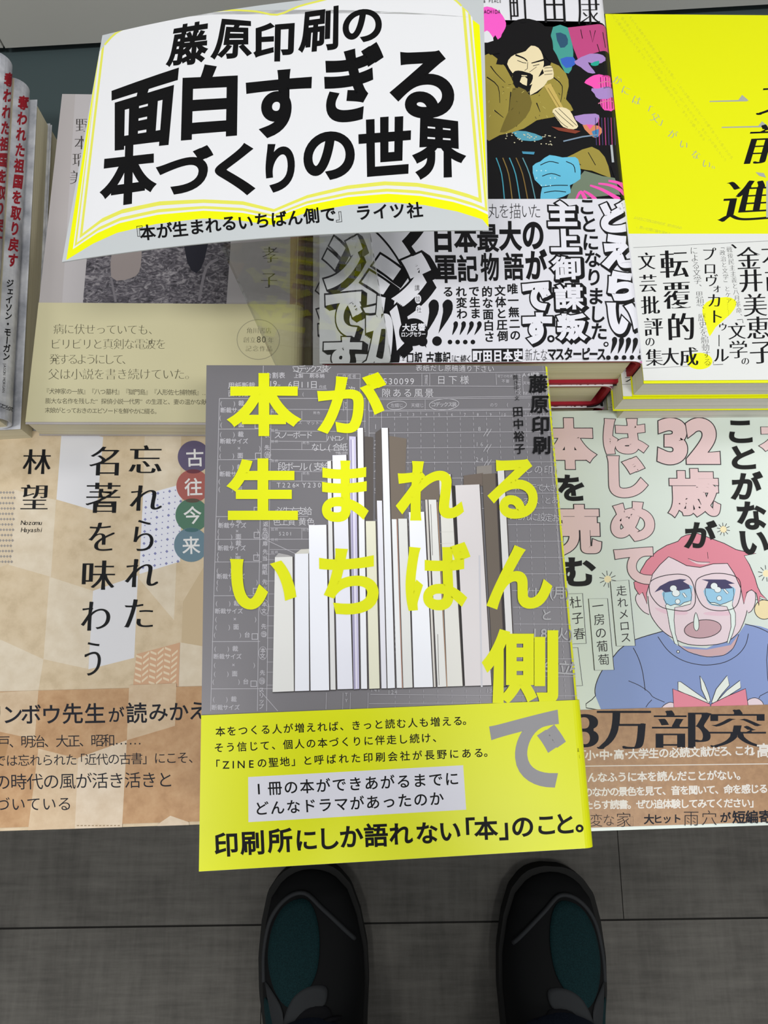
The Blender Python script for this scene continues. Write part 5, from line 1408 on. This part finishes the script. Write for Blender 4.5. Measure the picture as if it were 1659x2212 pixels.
pel = J((CXB, -0.39, 0.93), (0.10, 0.08)); sp1 = J((CXB, -0.405, 1.15), (0.11, 0.08), pel); chs = J((CXB, -0.405, 1.32), (0.12, 0.08), sp1)
nk_ = J((CXB, -0.385, 1.46), 0.055, chs); jaw = J((CXB, -0.335, 1.53), (0.062, 0.070), nk_); hd = J((CXB, -0.318, 1.60), (0.076, 0.092), jaw); crn = J((CXB, -0.335, 1.66), (0.066, 0.078), hd)
nose = J((CXB, -0.222, 1.555), 0.012, hd)
for s_ in (-1, 1): J((CXB + s_ * 0.082, -0.335, 1.585), (0.012, 0.02), hd)
for s_, (sh, el, wr) in ((-1, (SHL, ELL, WRL)), (1, (SHR, ELR, WRR))):
    a = J((sh[0] * 0.94 + CXB * 0.06, sh[1], sh[2] - 0.03), 0.036, chs); b = J(el, 0.038, a); w = J(wr, (0.027, 0.022), b)
    hp = (s_ * 0.060 + (0.0 if s_ < 0 else 0.012), -0.088, 0.842)
    pm = J(hp, (0.032, 0.016), w)
    edge = -0.040 if s_ < 0 else 0.040
    for k, (dy, ln) in enumerate(((0.030, 0.9), (0.012, 1.0), (-0.007, 0.95), (-0.026, 0.78))):
        k1 = J((s_ * 0.056, hp[1] + dy + 0.02, 0.832), 0.0095, pm)
        k2 = J((s_ * 0.050, hp[1] + dy + 0.046 * ln, 0.812), 0.0085, k1)
        k3 = J((s_ * 0.034, hp[1] + dy + 0.052 * ln, 0.806), 0.0078, k2)
        J((s_ * 0.020, hp[1] + dy + 0.044 * ln, 0.808), 0.0068, k3)
    t1_ = J((s_ * 0.046, hp[1] - 0.004, 0.856), 0.0110, pm); t2_ = J((s_ * 0.026, hp[1] + 0.022, 0.860), 0.0095, t1_); J((s_ * 0.010, hp[1] + 0.040, 0.858), 0.0080, t2_)
for s_, fx in ((-1, -0.046), (1, 0.176)):
    h_ = J((CXB + s_ * 0.09, -0.39, 0.87), 0.07, pel); k_ = J((fx * 0.5 + (CXB + s_ * 0.09) * 0.5, -0.352, 0.49), 0.05, h_); a_ = J((fx, -0.375, 0.10), 0.036, k_); J((fx, -0.30, 0.045), (0.03, 0.02), a_)
me = bpy.data.meshes.new('body'); me.from_pydata(PV, PE, []); me.materials.append(skin)
bo = bpy.data.objects.new('body', me); col.objects.link(bo); bo.parent = person
sk = bo.modifiers.new('skin', 'SKIN'); sk.use_smooth_shade = True
for i, v in enumerate(me.skin_vertices[0].data): v.radius = PR[i]; v.use_root = (i == 0)
ss = bo.modifiers.new('sub', 'SUBSURF'); ss.levels = 2; ss.render_levels = 2
# hair and face
G = Geo(); rg = []
for k in range(9):
    a = math.pi / 2 * k / 8
    rg.append(ring(CXB, -0.352 - 0.006 * math.cos(a), 1.575 + 0.150 * math.sin(a), max(0.096 * math.cos(a), 0.002), max(0.108 * math.cos(a), 0.002), 24))
G.loft(rg, M(24, 22, 22, rough=0.7)); G.build('hair', person, True)
for s_ in (-1, 1):
    G = Geo()
    G.loft([[(CXB - plx + s_ * 0.032 + 0.013 * math.cos(t) * q, -0.234 - ply + 0.004 * w, 1.592 + 0.007 * math.sin(t) * q) for t in np.linspace(0, 6.283, 14, endpoint=False)] for q, w in ((1.0, -2), (0.8, 0), (0.3, 1))], M(30, 26, 26, rough=0.2)); G.build('eye', person, True)
G = Geo(); G.tube([(CXB - plx + x, -0.262 - ply - x * x * 10, 1.508) for x in (-0.024, -0.012, 0, 0.012, 0.024)], [0.002, 0.0045, 0.005, 0.0045, 0.002], M(168, 102, 96)); G.build('mouth', person, True)

# phone right behind the lens position
fw = RW @ np.array([0, 0, 1.0])
ph_m = frame4(CAMP - fw * 0.0035 + r_ * 0.0 - u_ * 0.052, r_, u_, b_)
ph = empty('smartphone', 'dark smartphone held in both hands above the books', 'phone', ph_m)
G = Geo(); ol = []
for cx_, cy_, a0 in ((0.030, 0.066, 0), (-0.030, 0.066, 90), (-0.030, -0.066, 180), (0.030, -0.066, 270)):
    for k in range(6):
        a = math.radians(a0 + 18 * k); ol.append((cx_ + 0.0065 * math.cos(a), cy_ + 0.0065 * math.sin(a)))
G.loft([[(x, y, 0.0) for x, y in ol], [(x, y, 0.008) for x, y in ol]], M(38, 39, 42, rough=0.3)); G.build('phone_body', ph)
G = Geo(); G.loft([[(x * .96, y * .98, 0.008) for x, y in ol], [(x * .95, y * .97, 0.0084) for x, y in ol]], M(12, 12, 14, rough=0.1)); G.build('screen', ph)
